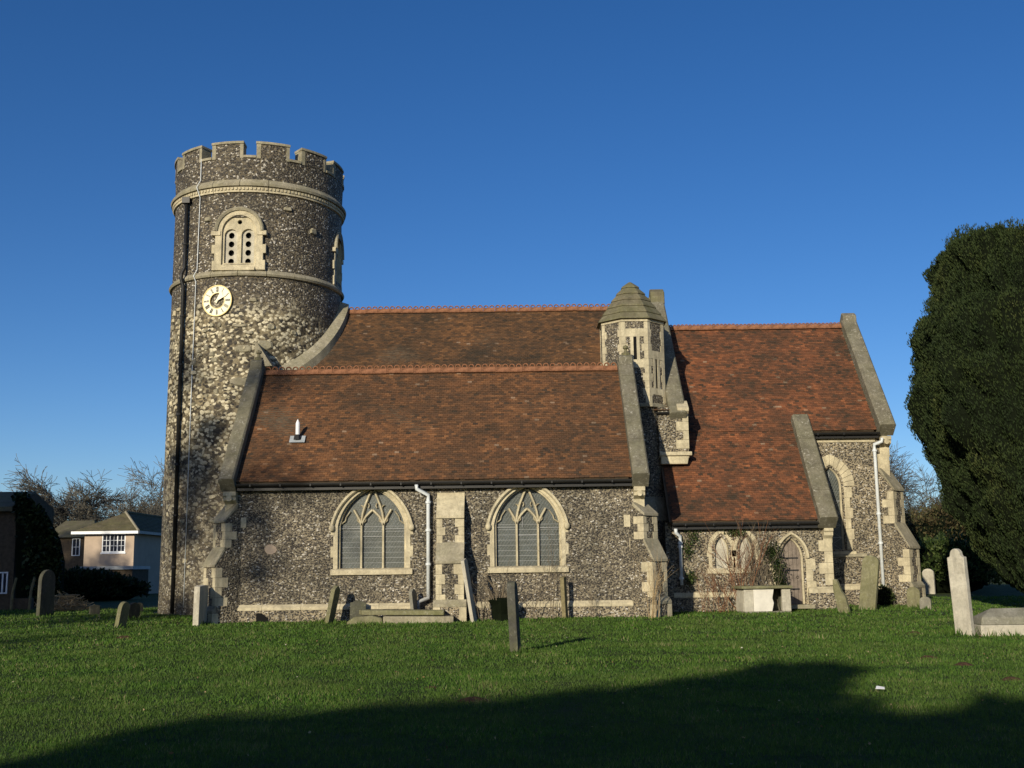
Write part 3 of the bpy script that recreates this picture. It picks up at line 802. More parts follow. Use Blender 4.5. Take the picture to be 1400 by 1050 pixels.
# ---- stair turret
TX, TYc = at(862, 440, 39.0)[0], 38.85
def octo(r, rot=R(22.5)): return [(r*math.sin(rot+i*math.pi/4), -r*math.cos(rot+i*math.pi/4)) for i in range(8)]
ap2r = 1/math.cos(R(22.5))
tz_top = at(860, 436, 37.8)[1]; tz_tip = at(857, 386, TYc)[1]; tz_str = at(890, 552, 37.9)[1]
ra = 1.06*ap2r
tur = M().prism([(TX+p[0], TYc+p[1]) for p in octo(ra)], 'xy', tz_str-.1, tz_top).build('stair_turret', MT['flint'], CH)
rb = 1.14*ap2r
M().prism([(TX+p[0], TYc+p[1]) for p in octo(rb)], 'xy', 3.9, tz_str-.1).build('turret_shaft', MT['flint'], tur)
M().prism([(TX+p[0], TYc+p[1]) for p in octo(rb+.28)], 'xy', G0, 3.1).build('turret_base', MT['flint'], tur)
# sloping set-off between shaft and base
m = M(); o1 = octo(rb+.30); o2 = octo(rb+.0)
m.add([(TX+p[0], TYc+p[1], 3.1) for p in o1]+[(TX+p[0], TYc+p[1], 3.9) for p in o2], [(i, (i+1) % 8, 8+(i+1) % 8, 8+i) for i in range(8)]+[tuple(range(8))]); m.build('weathering', MT['old'], tur)
m = M(); o1 = octo(rb+.10); 
m.prism([(TX+p[0], TYc+p[1]) for p in o1], 'xy', tz_str-.14, tz_str); m.build('string_course', MT['old'], tur, bevel=.03)
# cream frame on each visible face: angle quoins, head band, window slots
for i in range(8):
    a = R(22.5)+i*math.pi/4
    ex, ey = math.sin(a), -math.cos(a)
    if ey > .5: continue
    zlo = tz_str+.02; n = 11; hh = (tz_top-.1-zlo)/n
    for k in range(n):
        for sd in (-1, 1):
            fa = a+sd*R(22.5)           # face normal
            tx, ty = -math.sin(a+sd*math.pi/2)*0, 0
            fn = Vector((math.sin(fa), -math.cos(fa), 0)); tg = Vector((math.cos(fa), math.sin(fa), 0))*sd
            L = (.20 if k % 2 else .13)*random.uniform(.9, 1.1)
            c = Vector((TX+ra*ex, TYc+ra*ey, 0))
            p0 = c+fn*.012; p1 = c+tg*L+fn*.012; p2 = c+tg*L-fn*.06; p3 = c-fn*.06
            # corner piece reaching to the mitre
            mz0 = zlo+k*hh+.003; mz1 = zlo+(k+1)*hh-.003
            p0 = Vector((TX+(ra+.013)*ex, TYc+(ra+.013)*ey, 0))
            M().add([(p.x, p.y, z) for z in (mz0, mz1) for p in (p0, p1, p2, p3)], [(0, 1, 2, 3), (7, 6, 5, 4), (0, 4, 5, 1), (1, 5, 6, 2), (2, 6, 7, 3), (3, 7, 4, 0)]).build('quoin', MT['cream'], tur)
M().prism([(TX+p[0], TYc+p[1]) for p in octo(ra+.03)], 'xy', tz_top-.09, tz_top+.001).build('string_course', MT['cream'], tur)
def on_face(fa, u0_, u1_, z0, z1, p, parent, name, mat, back=.05):
    fn = Vector((math.sin(fa), -math.cos(fa), 0)); tg = Vector((math.cos(fa), math.sin(fa), 0))
    c = Vector((TX, TYc, 0))+fn*(ra/ap2r)
    q = [c+tg*u0_+fn*p, c+tg*u1_+fn*p, c+tg*u1_-fn*back, c+tg*u0_-fn*back]
    M().add([(v.x, v.y, z) for z in (z0, z1) for v in q], [(3, 2, 1, 0), (4, 5, 6, 7), (0, 1, 5, 4), (1, 2, 6, 5), (2, 3, 7, 6), (3, 0, 4, 7)]).build(name, mat, parent)
# front face slot high, right face slot low
zq = tz_top-.09
H0 = tz_top-1.42
on_face(0, -.40, .40, tz_top-.62, tz_top-.34, .010, tur, 'lintel', MT['cream'])
on_face(0, -.40, .40, H0-.28, H0, .010, tur, 'slot_sill', MT['cream'])
on_face(0, -.16, -.055, H0+.002, tz_top-.622, .012, tur, 'slot_jamb', MT['cream']); on_face(0, .055, .16, H0+.002, tz_top-.622, .012, tur, 'slot_jamb', MT['cream'])
on_face(0, -.053, .053, H0+.003, tz_top-.623, .002, tur, 'slot_dark_plate', MT['dark'])  # dark plate on the face in place of a shaded slot
fa = R(45); L0 = tz_str+.55
on_face(fa, -.42, .42, L0+1.02, L0+1.3, .010, tur, 'lintel', MT['cream'])
on_face(fa, -.42, .42, L0-.22, L0, .010, tur, 'slot_sill', MT['cream'])
on_face(fa, -.18, -.07, L0+.002, L0+1.018, .012, tur, 'slot_jamb', MT['cream']); on_face(fa, .03, .16, L0+.002, L0+1.018, .012, tur, 'slot_jamb', MT['cream'])
on_face(fa, -.068, .028, L0+.003, L0+1.017, .002, tur, 'slot_dark_plate', MT['dark'])  # solid plate again, the slot's shade is its colour
# stone cap in courses, octagonal
nc = 6; zc0 = tz_top
for k in range(nc):
    f0 = k/nc; f1 = (k+1)/nc
    prof = lambda f: (ra+.075)*(1-f)**.84+.05 if f < .999 else .04
    r1_, r2_ = prof(f0)+.02, prof(f1)-.01
    if k == nc-1: r2_ = .04
    z1 = zc0+(tz_tip-zc0)*f0; z2 = zc0+(tz_tip-zc0)*f1
    rot = R(22.5)
    o1 = octo(r1_); o2 = octo(r2_)
    vs = [(TX+p[0], TYc+p[1], z1) for p in o1]+[(TX+p[0]*.985, TYc+p[1]*.985, z1+.05) for p in o1]+[(TX+p[0], TYc+p[1], z2) for p in o2]
    fs = [tuple(range(7, -1, -1)), tuple(range(16, 24))]
    for j in range(2): fs += [(j*8+i, j*8+(i+1) % 8, j*8+8+(i+1) % 8, j*8+8+i) for i in range(8)]
    M().add(vs, fs).build('cap_course', MT['cap'], tur, bevel=.018)

# ---- chancel and vestry
CYE, CZE, CYR, CZR = 39.0, 6.20, 42.5, 10.60; csl = (CZR-CZE)/(CYR-CYE)
CX1 = at(1214, 600, 39.2)[0]
VX0, VX1 = 4.9, at(1138, 760, 36.75)[0]; VY = 36.75; VYE = VY-.28; VZE = CZR-(CYR-VYE)*csl
lw_cx = at(1136, 680, 39.3)[0]; lw_hw = .33
lz0 = at(1140, 752, 39.3)[1]; lzs = at(1140, 665, 39.3)[1]; lrise = at(1136, 640, 39.3)[1]-lzs
M().prism([(NX1, G0), (CX1-.45, G0), (CX1-.45, CZE+.1), (NX1, CZE+.1)], 'xz', 39.25, 39.8, holes=[hole(lw_cx, lz0, lzs, lw_hw+.05, lrise+.05)]).build('chancel_wall', MT['flint2'], CH)
M().prism([(39.25, G0), (39.25, CZE+.2), (CYR, CZR-.1), (45.75, CZE+.2), (45.75, G0)], 'yz', CX1-.45, CX1).build('gable_wall', MT['flint2'], CH)
CRX1 = CX1-.42
roof_deck(NX1-.1, CRX1-.1, CYE+.03, CZE-.02, CYR, CZR-.03, CH, 46.0, CZE)
VRX1 = VX1-.48
tiled_slope(CH, lambda s: NX1+.1, lambda s: CRX1, CYE, CZE, CYR, CZR, MT['tile_c'], seed=21)
roof_deck(VX0+.1, VRX1-.05, VYE+.03, VZE-.02, CYE+.05, CZE-.0, CH)
tiled_slope(CH, lambda s: VX0+.18, lambda s: VRX1, VYE, VZE, CYE-.01, CZE-.012, MT['tile_c'], seed=22)
ridge_tiles(NX1+.32, CRX1, CYR, CZR+.05, .45, CH, rings=3)
coping(CRX1, CX1+.14, CYE-.14, CZE-.05, CYR+.05, CZR+.1, .30, CH, 6)
M().prism([(CYR-.3, CZR+.1), (CYR-.28, CZR+.42), (CYR-.05, CZR+.56), (CYR+.4, CZR+.1)], 'yz', CRX1+.02, CX1+.12).build('apex_stone', MT['cope'], CH, bevel=.04)
kneeler(CX1-.30, CX1+.04, 39.25, CZE-.22, CH, .7, out=.3)
gutter(VRX1+.4, CRX1+.05, CYE-.05, CZE-.09, CH)
M().prism([(39.26, CZE-.32), (39.16, CZE-.30), (39.13, CZE-.2), (39.26, CZE-.16)], 'yz', VX1+.05, CX1-.46).build('eaves_course', MT['cream'], CH)
M().prism([(39.26, CZE-.40), (39.21, CZE-.40), (39.19, CZE-.325), (39.26, CZE-.325)], 'yz', VX1+.05, CX1-.46).build('eaves_course', MT['cream'], CH)
quoins(CX1, 39.25, 4.3, 5.6, 1, CH, MT['cream'], .42, .22, .32, ret=.012)
# chancel buttress, diagonal
zD = lambda py: at(1235, py, 38.7)[1]
buttress(CX1-.14, 39.39, R(45), .74, -.2, [(.88, zD(748), zD(716)), (.45, zD(668), zD(640))], CH, (.98, .84, .98), mat='flint2')
quoins(CX1, 39.25, zD(640), zD(618), 1, CH, MT['cream'], .55, .5, .5, ret=.014)
# chancel lancet
def lancet(cx, hw, z0, zs, rise, yf, parent, ringw=.42, glass=True, vo=True, sill=True, name='window', jamb=.30, infill=None):
    w = M(); o_ = hole(cx, z0, zs, hw+.13, rise+.12, 9); i_ = hole(cx, z0, zs, hw, rise, 9)
    n = len(o_)
    for (A, B, ya, yb) in ((o_, i_, yf+.0, yf+.22),):
        vs = [(p[0], ya-.014, p[1]) for p in A]+[(p[0], ya+.13, p[1]) for p in B]+[(p[0], yb, p[1]) for p in A]+[(p[0], yb, p[1]) for p in B]; fs = []
        for k in range(n-1): fs += [(k, k+1, n+k+1, n+k), (2*n+k, 3*n+k, 3*n+k+1, 2*n+k+1), (k, 2*n+k, 2*n+k+1, k+1), (n+k, n+k+1, 3*n+k+1, 3*n+k)]
        w.add(vs, fs)
    win = w.build(name, MT['cream'], parent)
    if vo:
        oo = arch(cx, zs, hw+ringw, rise+ringw*.95, 7); ii = arch(cx, zs, hw+.132, rise+.122, 7)
        for k in range(len(oo)-1):
            g = .04
            def lp(a, b, f): return (a[0]+(b[0]-a[0])*f, a[1]+(b[1]-a[1])*f)
            q = [lp(oo[k], oo[k+1], g), lp(oo[k], oo[k+1], 1-g), lp(ii[k], ii[k+1], 1-g), lp(ii[k], ii[k+1], g)]
            M().prism(q, 'xz', yf-.02-random.uniform(0, .008), yf+.1).build('voussoir', MT['cream'], win)
    zz = z0; k = 0
    if jamb:
        while zz < zs-.1:
            h = min(.36, zs-zz)
            for sd in (-1, 1):
                e = jamb if k % 2 else jamb*.68
                xa, xb = sorted((cx+sd*(hw+.128), cx+sd*(hw+.13+e)))
                M().box(xa, xb, yf-.013, yf+.1, zz+.003, zz+h-.003).build('jamb_stone', MT['cream'], win, bevel=.005)
            zz += h; k += 1
    if sill: M().prism([(yf-.05, z0-.16), (yf-.05, z0-.06), (yf+.2, z0+.03), (yf+.2, z0-.16)], 'yz', cx-hw-.16-jamb, cx+hw+.16+jamb).build('sill', MT['cream'], win, bevel=.01)
    if glass:
        M().prism(hole(cx, z0, zs, hw-.002, rise-.002, 9), 'xz', yf+.17, yf+.18).build('leaded_pane', MT['glass'], win)
        sb = M()
        for k in range(1, 5): sb.box(cx-hw, cx+hw, yf+.15, yf+.165, z0+k*.42, z0+k*.42+.02)
        sb.box(cx-.008, cx+.008, yf+.15, yf+.165, z0, zs+rise*.8)
        for k in range(4):
            a = z0+k*.42
            sb.tube([(cx-hw, yf+.16, a), (cx, yf+.16, a+.21), (cx+hw, yf+.16, a+.42)], .006, 4); sb.tube([(cx+hw, yf+.16, a), (cx, yf+.16, a+.21), (cx-hw, yf+.16, a+.42)], .006, 4)
        sb.build('saddle_bars', MT['greyp'], win)
    if infill: M().prism(hole(cx, z0, zs, hw-.002, rise-.002, 9), 'xz', yf+.12, yf+.18).build('blocking', infill, win)
    return win
lancet(lw_cx, lw_hw, lz0, lzs, lrise, 39.25, CH, ringw=.50, jamb=.26)
zl = at(1160, 756, 39.2)[1]
M().prism([(39.26, zl), (39.17, zl-.05), (39.17, zl-.13), (39.26, zl-.15)], 'yz', VX1+.2, at(1185, 756, 39.2)[0]).build('string_course', MT['old'], CH)
zp = at(1190, 798, 39.1)[1]; zp2 = at(1190, 806, 39.1)[1]
plinth(VX1-.1, CX1-.3, 39.25, zp, zp2, CH)

# vestry walls
dcx = at(1083, 780, 36.8)[0]; dhw = (at(1096.5, 780, 36.8)[0]-at(1069.5, 780, 36.8)[0])/2
dz0 = at(1083, 826, 36.8)[1]; dzs = at(1083, 763, 36.8)[1]; drise = at(1083, 737, 36.8)[1]-dzs
bl = []
for (pa, pb, pc) in ((978.5, 994.5, 734), (1012, 1027, 733)):
    x0, x1 = at(pa, 760, 36.8)[0], at(pb, 760, 36.8)[0]; zs_ = at(pa, 752, 36.8)[1]
    bl.append(((x0+x1)/2, (x1-x0)/2, at(pa, 777, 36.8)[1], zs_, at(pa, pc, 36.8)[1]-zs_))
hs = [hole(dcx, dz0-.1, dzs, dhw+.05, drise+.05)]+[hole(c, z, s, h+.03, r+.03, 8) for (c, h, z, s, r) in bl]
VZT = VZE-.02
M().prism([(VX0, G0), (VX1-.4, G0), (VX1-.4, VZT), (VX0, VZT)], 'xz', VY, VY+.5, holes=hs).build('vestry_wall', MT['flint2'], CH)
M().prism([(VY, G0), (VY, VZE+.25), (39.24, VZE+.25+(39.24-VY)*csl), (39.24, G0)], 'yz', VX1-.4, VX1).build('gable_wall', MT['flint2'], CH)
gutter(VX0+.18, VRX1+.02, VYE-.05, VZE-.07, CH)
Vt = (VYE-.08, VZE-.06); ytop = 39.3; 
coping(VRX1, VX1+.10, VYE-.12, VZE-.12, ytop, VZE-.12+(ytop-VYE+.12)*csl, .30, CH, 4)
kneeler(VX1-.27, VX1+.03, VY, VZE-.24, CH, .5, out=.2, corb=False)
quoins(VX1, VY, at(1130, 800, VY)[1], VZE-.65, 1, CH, MT['cream'], .46, .26, .36, ret=.012, start=1)
for (c, h, z, s, r) in bl: lancet(c, h, z, s, r, VY, CH, ringw=.26, glass=False, vo=True, jamb=.16, infill=MT['grave_w'], name='blocked_window', sill=False)
M().box(bl[0][0]-bl[0][1]-.3, bl[1][0]+bl[1][1]+.1, VY-.05, VY+.1, bl[0][2]-.17, bl[0][2]).build('sill', MT['cream'], CH, bevel=.01)
M().box(bl[0][0]+bl[0][1]+.235, bl[1][0]-bl[1][1]-.235, VY-.012, VY+.06, bl[0][2], bl[0][3]-.1).build('jamb_stone', MT['old'], CH)
# priest door
dr = lancet(dcx, dhw, dz0, dzs, drise, VY, CH, ringw=.13, glass=False, vo=False, jamb=.30, sill=False, name='doorway')
M().sweep(arch(dcx, dzs, dhw+.17, drise+.16, 10), [(-.03, .02), (-.03, -.06), (.0, -.11), (.05, -.11), (.07, -.05), (.07, .02)], y=VY).build('hood_mould', MT['cream'], dr)
dd = M(); npl = 5
door = M().prism(hole(dcx, dz0, dzs, dhw-.004, drise-.004, 9), 'xz', VY+.20, VY+.23).build('door', MT['wood'], CH)
for k in range(npl):
    xa = dcx-dhw+2*dhw*k/npl+.006; xb = dcx-dhw+2*dhw*(k+1)/npl-.006
    zt = lambda x: dzs+math.sqrt(max(0, ((dhw*dhw+drise*drise)/(2*dhw))**2-(abs(x-dcx)+((dhw*dhw+drise*drise)/(2*dhw))-dhw)**2))-.01
    M().prism([(xa, dz0), (xb, dz0), (xb, zt(xb*.98+dcx*.02)), ((xa+xb)/2, zt((xa+xb)/2)), (xa, zt(xa*.98+dcx*.02))], 'xz', VY+.17, VY+.198).build('plank', MT['wood'], door)
for zz in (dz0+.45, dz0+1.05, dzs-.02):
    M().box(dcx-dhw+.02, dcx+dhw*.75, VY+.155, VY+.168, zz, zz+.045).build('hinge_strap', MT['black'], door)
M().tube([(dcx+dhw*.55, VY+.14, dz0+1.15+.05*math.cos(a)-.3) if False else (dcx+dhw*.6+.04*math.sin(a), VY+.15, dz0+.85+.04*math.cos(a)) for a in [2*math.pi*i/8 for i in range(9)]], .008, 5).build('handle', MT['black'], door)
vzp = at(1125, 802, 36.7)[1]
plinth(dcx+dhw+.14, VX1+.02, VY, vzp, vzp-.2, CH, MT['cream'], proud=.14)
vzq = at(960, 810, 36.7)[1]
plinth(VX0+.2, dcx-dhw-.5, VY, vzq, vzq-.16, CH, MT['cream'], proud=.06)
M().box(dcx-dhw-.1, dcx+dhw+.3, VY-.25, VY+.2, dz0-.14, dz0-.01).build('door_step', MT['old'], CH, bevel=.02)

# ---- the round tower
def Zt(px, py, ph):
    """height of a point seen on the tower's face at angle ph from south towards east"""
    return at(px, py, TC[1]-TR*math.cos(ph))[1]
z_s2 = 12.20; z_s1 = 15.42; z_p = 16.55; z_m = 17.08
tw_ = M()
bz0, bz1 = z_s2+.12+.22, z_s2+.12+1.45+.54
tprof = [(TR+.10, G0), (TR+.07, 1.2), (TR, 12.1), (TR-.005, bz0), (TR-.01, bz1), (TR-.02, 15.5), (TR+.02, z_p)]
tw_.lathe(tprof, (TC[0], TC[1], 0), 96)
kf = []
for fi, f in enumerate(tw_.f):      # leave the belfry openings free
    col_, row_ = divmod(fi, len(tprof)-1)
    if row_ == 3 and ((col_+3) % 24) < 6 and not 66 < col_ < 78: continue
    kf.append(f)
tw_.f = kf
tower = tw_.build('tower', MT['flint_t'], CH, smooth=True, recalc=False)
M().lathe([(TR-.55, z_p-1), (TR-.55, z_p), (TR+.029, z_p)], (TC[0], TC[1], 0), 96).build('parapet_top', MT['old'], tower)
M().lathe([(0.01, z_p-.9), (TR-.4, z_p-.95)], (TC[0], TC[1], 0), 48).build('tower_roof', MT['lead'], tower)
def string_ring(prof, z, n, nm, mat):
    for i in range(n):
        a0 = 2*math.pi*i/n+.003; a1 = 2*math.pi*(i+1)/n-.003
        m = M(); vs = []; fs = []; k = len(prof); S = 5
        for j in range(S+1):
            a = a0+(a1-a0)*j/S
            for (r, h) in prof: vs.append((TC[0]+r*math.sin(a), TC[1]-r*math.cos(a), z+h))
        for j in range(S):
            for q in range(k): fs.append((j*k+q, j*k+(q+1) % k, (j+1)*k+(q+1) % k, (j+1)*k+q))
        fs += [tuple(range(k)), tuple(range(S*k+k-1, S*k-1, -1))]
        m.add(vs, fs).build(nm, mat, tower)
string_ring([(TR-.05, -.12), (TR+.08, -.10), (TR+.12, -.03), (TR+.10, .02), (TR+.0, .13), (TR-.05, .13)], z_s2, 20, 'string_course', MT['old'])
string_ring([(TR-.05, -.20), (TR+.05, -.18), (TR+.06, .02), (TR-.05, .02)], z_s1, 20, 'string_course', MT['cream'])
string_ring([(TR-.05, .022), (TR+.14, .03), (TR+.16, .12), (TR+.13, .16), (TR+.02, .30), (TR-.05, .30)], z_s1, 20, 'string_course', MT['old'])
dn = M()
for i in range(150):
    a = 2*math.pi*i/150
    if math.cos(a-.2) < -.3: continue
    dn.ring_block(TC, TR+.06, TR+.095, a-.011, a+.011, z_s1-.10, z_s1-.01, 1)
dn.build('dentils', MT['cream'], tower, kind='stuff')
# merlons
NM = 12; mw_ = R(21.6); c0 = R(13.1+7.6)
for i in range(NM):
    a = c0+2*math.pi*i/NM
    me_ = M().ring_block(TC, TR-.42, TR+.028, a-mw_/2+.006, a+mw_/2-.006, z_p-.005, z_m, 6).build('merlon', MT['flint_t'], tower)
    M().ring_block(TC, TR-.48, TR+.075, a-mw_/2-.006, a+mw_/2+.006, z_m, z_m+.10, 6).build('merlon_coping', MT['old'], me_, bevel=.015)
    for sd in (-1, 1):
        e = a+sd*(mw_/2)
        x0_, x1_ = sorted((e, e-sd*.038*(1.0 if sd > 0 else 1.3)))
        M().ring_block(TC, TR-.45, TR+.042, x0_, x1_, z_p-.02, z_m-.004, 2).build('jamb_stone', MT['old'], me_)
    g0, g1 = a+mw_/2+.002, a+2*math.pi/NM-mw_/2-.002
    M().ring_block(TC, TR-.5, TR+.07, g0, g1, z_p-.01, z_p+.09, 3).build('crenel_sill', MT['old'], tower, bevel=.012)

def tower_frame(ph, r):
    """matrix: local x along the wall, local y into the wall, z up, origin on the surface"""
    return Matrix.Translation((TC[0]+r*math.sin(ph), TC[1]-r*math.cos(ph), 0)) @ Matrix.Rotation(ph, 4, 'Z')
def belfry(ph, zb, parent, inset=0):
    T = tower_frame(ph, TR*math.cos(.22)-inset)
    hw = .86; zs = zb+1.45
    o_ = []
    def semi(cx, z, r, n=14): return [(cx-r*math.cos(math.pi*i/n), z+r*math.sin(math.pi*i/n)) for i in range(n+1)]
    lights = [(-.305, .235), (.305, .235)]; zl0 = zb+.28; zls = zb+1.32
    # outer surround plate with the inner arched recess
    outer = [(-hw, zb)]+semi(0, zs, hw)+[(hw, zb)]
    rec = [(-.62, zb+.2)]+semi(0, zs-.02, .62)+[(.62, zb+.2)]
    b = M().prism(outer, 'xz', -.09, .25, holes=[rec], mat=T).build('belfry_window', MT['cream'], parent, bevel=.012)
    # arch moulding
    M().sweep(semi(0, zs, hw-.03), [(-.05, .0), (-.05, -.05), (.03, -.09), (.07, -.05), (.07, .12)], y=-.09, mat=T).build('hood_mould', MT['old'], b)
    for sd in (-1, 1):
        xa, xb = sorted((sd*(hw-.2), sd*(hw+.14)))
        M().box(xa, xb, -.13, .2, zs-.16, zs-.0, mat=T).build('impost', MT['cream'], b, bevel=.01)
        for k, (e, z0, z1) in enumerate(((.10, .0, .36), (.02, .36, .62), (.12, .62, .95), (-.0, .95, 1.2))):
            if e > .01:
                xa, xb = sorted((sd*(hw-.01), sd*(hw+e)))
                M().box(xa, xb, -.085, .2, zb+z0, zb+z1, mat=T).build('jamb_stone', MT['cream'], b, bevel=.008)
    # plate with two lights and an oculus
    holes_ = [[(cx-r, zl0)]+semi(cx, zls, r, 8)+[(cx+r, zl0)] for (cx, r) in lights]
    holes_.append([(.085*math.cos(a), zs+.36+.085*math.sin(a)) for a in [2*math.pi*i/12 for i in range(12)]])
    pl = [(-.618, zb+.2)]+semi(0, zs-.02, .618)+[(.618, zb+.2)]
    M().prism(pl, 'xz', -.0, .14, holes=holes_, mat=T).build('plate_tracery', MT['cream'], b)
    M().prism([(-.16, zb-.02), (-.16, zb+.05), (.02, zb+.27), (.15, zb+.27), (.15, zb-.02)], 'yz', -.6, .6, mat=T).build('sill', MT['cream'], b)
    for (cx, r) in lights:
        hh = []
        for k in range(4):
            hz = zls-.02-k*.325+.03
            hh.append([(cx+.105*math.cos(a), hz+.115*math.sin(a)) for a in [2*math.pi*i/12 for i in range(12)]])
        pp = [(cx-r+.002, zl0-.05)]+semi(cx, zls, r-.002, 8)+[(cx+r-.002, zl0-.05)]
        M().prism(pp, 'xz', .09, .13, holes=hh, mat=T).build('pierced_panel', MT['dial'] if False else MT['grave_w'], b)
    M().prism([(-.6, zb+.2), (.6, zb+.2), (.6, zs), (.4, zs+.45), (-.4, zs+.45), (-.6, zs)], 'xz', .25, .27, mat=T).build('dark_backing', MT['dark'], b)  # black sheet standing in for the shade inside the belfry
for q in (0, 90, 180): belfry(R(q), z_s2+.12, tower, .09 if q in (90, 270) else 0)

# clock, ten past one
ph = R(-13.0); Tc = tower_frame(ph, TR+.035)
_, zck = at(299.5, 411, TC[1]-(TR+.06)*math.cos(ph))
T2 = Tc @ Matrix.Translation((0, 0, zck))
RO, RI = .54, .30
def annulus(r0_, r1_, y0, y1, n=48):
    return ([(r1_*math.cos(2*math.pi*i/n), r1_*math.sin(2*math.pi*i/n)) for i in range(n)], [(r0_*math.cos(2*math.pi*i/n), r0_*math.sin(2*math.pi*i/n)) for i in range(n)])
o_, i_ = annulus(RI, RO, 0, 0)
clk = M().prism(o_, 'xz', -.02, .01, holes=[i_], mat=T2).build('clock_dial', MT['dial'], tower)
o_, i_ = annulus(RO, RO+.035, 0, 0); M().prism(o_, 'xz', -.035, .02, holes=[i_], mat=T2).build('dial_rim', MT['gold'], clk)
o_, i_ = annulus(RI-.025, RI, 0, 0); M().prism(o_, 'xz', -.03, .015, holes=[i_], mat=T2).build('dial_rim', MT['gold'], clk)
ROM = ['XII', 'I', 'II', 'III', 'IIII', 'V', 'VI', 'VII', 'VIII', 'IX', 'X', 'XI']
for hnum, s in enumerate(ROM):
    wd = {'I': .026, 'V': .046, 'X': .046}; tot = sum(wd[c] for c in s); x = -tot/2
    ang = -2*math.pi*hnum/12
    Tn = T2 @ Matrix.Rotation(-ang, 4, 'Y')
    m = M(); z0, z1 = RI+.025, RO-.03; t = .0085; yy = (-.030, -.022)
    for c in s:
        xm = x+wd[c]/2
        if c == 'I': m.box(xm-t*.85, xm+t*.85, yy[0], yy[1], z0, z1, mat=Tn)
        def slant(xb, xt, th):
            m.prism([(xb-th, z0), (xb+th, z0), (xt+th, z1), (xt-th, z1)], 'xz', yy[0], yy[1], mat=Tn)
        if c == 'V': slant(xm, xm-.018, t*.9); slant(xm, xm+.018, t*.5)
        if c == 'X': slant(xm+.018, xm-.018, t*.9); slant(xm-.018, xm+.018, t*.5)
        x += wd[c]
    m.build('numeral', MT['numer'], clk)
def hand(ang, L, w_, yy):
    Th = T2 @ Matrix.Rotation(ang, 4, 'Y')
    M().prism([(-w_*.6, -.09), (w_*.6, -.09), (w_*.5, 0), (w_, L*.72), (0, L), (-w_, L*.72), (-w_*.5, 0)], 'xz', yy, yy+.012, mat=Th).build('clock_hand', MT['dial'], clk)
hand(2*math.pi*(1+10/60)/12, .38, .075, -.042); hand(2*math.pi*10/60, .52, .042, -.056)

# pipes and cable on the tower
def downpipe(path, r, mat, parent, brackets=(), name='drainpipe'):
    p = M().tube(path, r, 10).build(name, mat, parent, smooth=True)
    for (x, y, z) in brackets:
        M().lathe([(r*.9, -.035), (r*1.45, -.035), (r*1.45, .035), (r*.9, .035)], (x, y, z), 10).build('pipe_collar', mat, p)
    return p
pa = R(-40); rr_ = TR+.14
def tp(a, r, z): return (TC[0]+r*math.sin(a), TC[1]-r*math.cos(a), z)
downpipe([tp(pa, rr_, .2), tp(pa, rr_, z_s2-.3), tp(pa, rr_+.10, z_s2-.05), tp(pa, rr_+.10, z_s2+.15), tp(pa, rr_-.02, z_s2+.4), tp(pa, rr_-.02, z_s1-.3)], .065, MT['black'], tower, [tp(pa, rr_, z) for z in (1.8, 3.6, 5.4, 7.2, 9, 10.8)]+[tp(pa, rr_-.02, 13.5)])
m = M(); c = tp(pa, rr_-.02, z_s1-.28); m.box(c[0]-.14, c[0]+.14, c[1]-.14, c[1]+.1, c[2]-.1, c[2]+.12); m.build('rainwater_head', MT['black'], tower)
ca = R(-30.5)
downpipe([tp(ca, TR+.09, .4), tp(ca, TR+.06, 8), tp(ca+.01, TR+.05, z_s2-.2), tp(ca+.01, TR+.17, z_s2), tp(ca+.02, TR+.04, z_s2+.25), tp(ca+.03, TR+.04, z_s1-.25), tp(ca+.03, TR+.23, z_s1+.1), tp(ca+.035, TR+.06, z_s1+.4), tp(ca+.035, TR+.06, z_p+.1)], .016, MT['white'], tower, name='lightning_cable')
m = M(); m.tube([(TC[0]+.5, TC[1]+1.2, z_p-.5), (TC[0]+.5, TC[1]+1.2, z_m+1.6)], .012, 6); m.build('lightning_rod', MT['greyp'], tower)
# dressed blocks and rubble built into the tower
def tower_stone(a, z, wd, h, mat, irr=.2):
    n = 7; pts = []; ph_ = random.uniform(0, 1)
    for i in range(n):
        q = 2*math.pi*(i+ph_)/n
        sx = math.copysign(min(1, abs(math.cos(q))*1.25), math.cos(q)); sz = math.copysign(min(1, abs(math.sin(q))*1.25), math.sin(q))
        pts.append((sx*wd/2*random.uniform(1-irr, 1), sz*h/2*random.uniform(1-irr, 1)))
    T = tower_frame(a, TR+.03)
    zz = z
    vs = [(p[0], .0, zz+p[1]) for p in pts]+[(p[0]*.78, -random.uniform(.02, .06), zz+p[1]*.78) for p in pts]+[(p[0], .12, zz+p[1]) for p in pts]
    n_ = n; fs = [tuple(range(n_, 2*n_))]+[(i, (i+1) % n_, n_+(i+1) % n_, n_+i) for i in range(n_)]+[(i, 2*n_+i, 2*n_+(i+1) % n_, (i+1) % n_) for i in range(n_)]
    M().add(vs, fs, mat=T).build('rubble_stone', mat, tower)
for (px, py, wpx, hpx) in ((345, 410, 11, 6), (328, 445, 20, 5), (341, 455, 12, 5), (390, 286, 12, 7), (425, 317, 10, 9), (333, 477, 23, 10), (361, 472, 22, 14), (330, 522, 26, 12), (368, 447, 12, 8), (398, 455, 8, 7), (285, 300, 9, 7)):
    cxp = 353 if py < 400 else 351
    th = math.asin((px-cxp)/118); a = th+R(13.1)
    x, z = at(px, py, TC[1]-TR*math.cos(a)); tower_stone(a, z, wpx/38/math.cos(th), hpx/37, MT['old'], .12)
cnt = 0
rs = random.Random(5)
placed = []
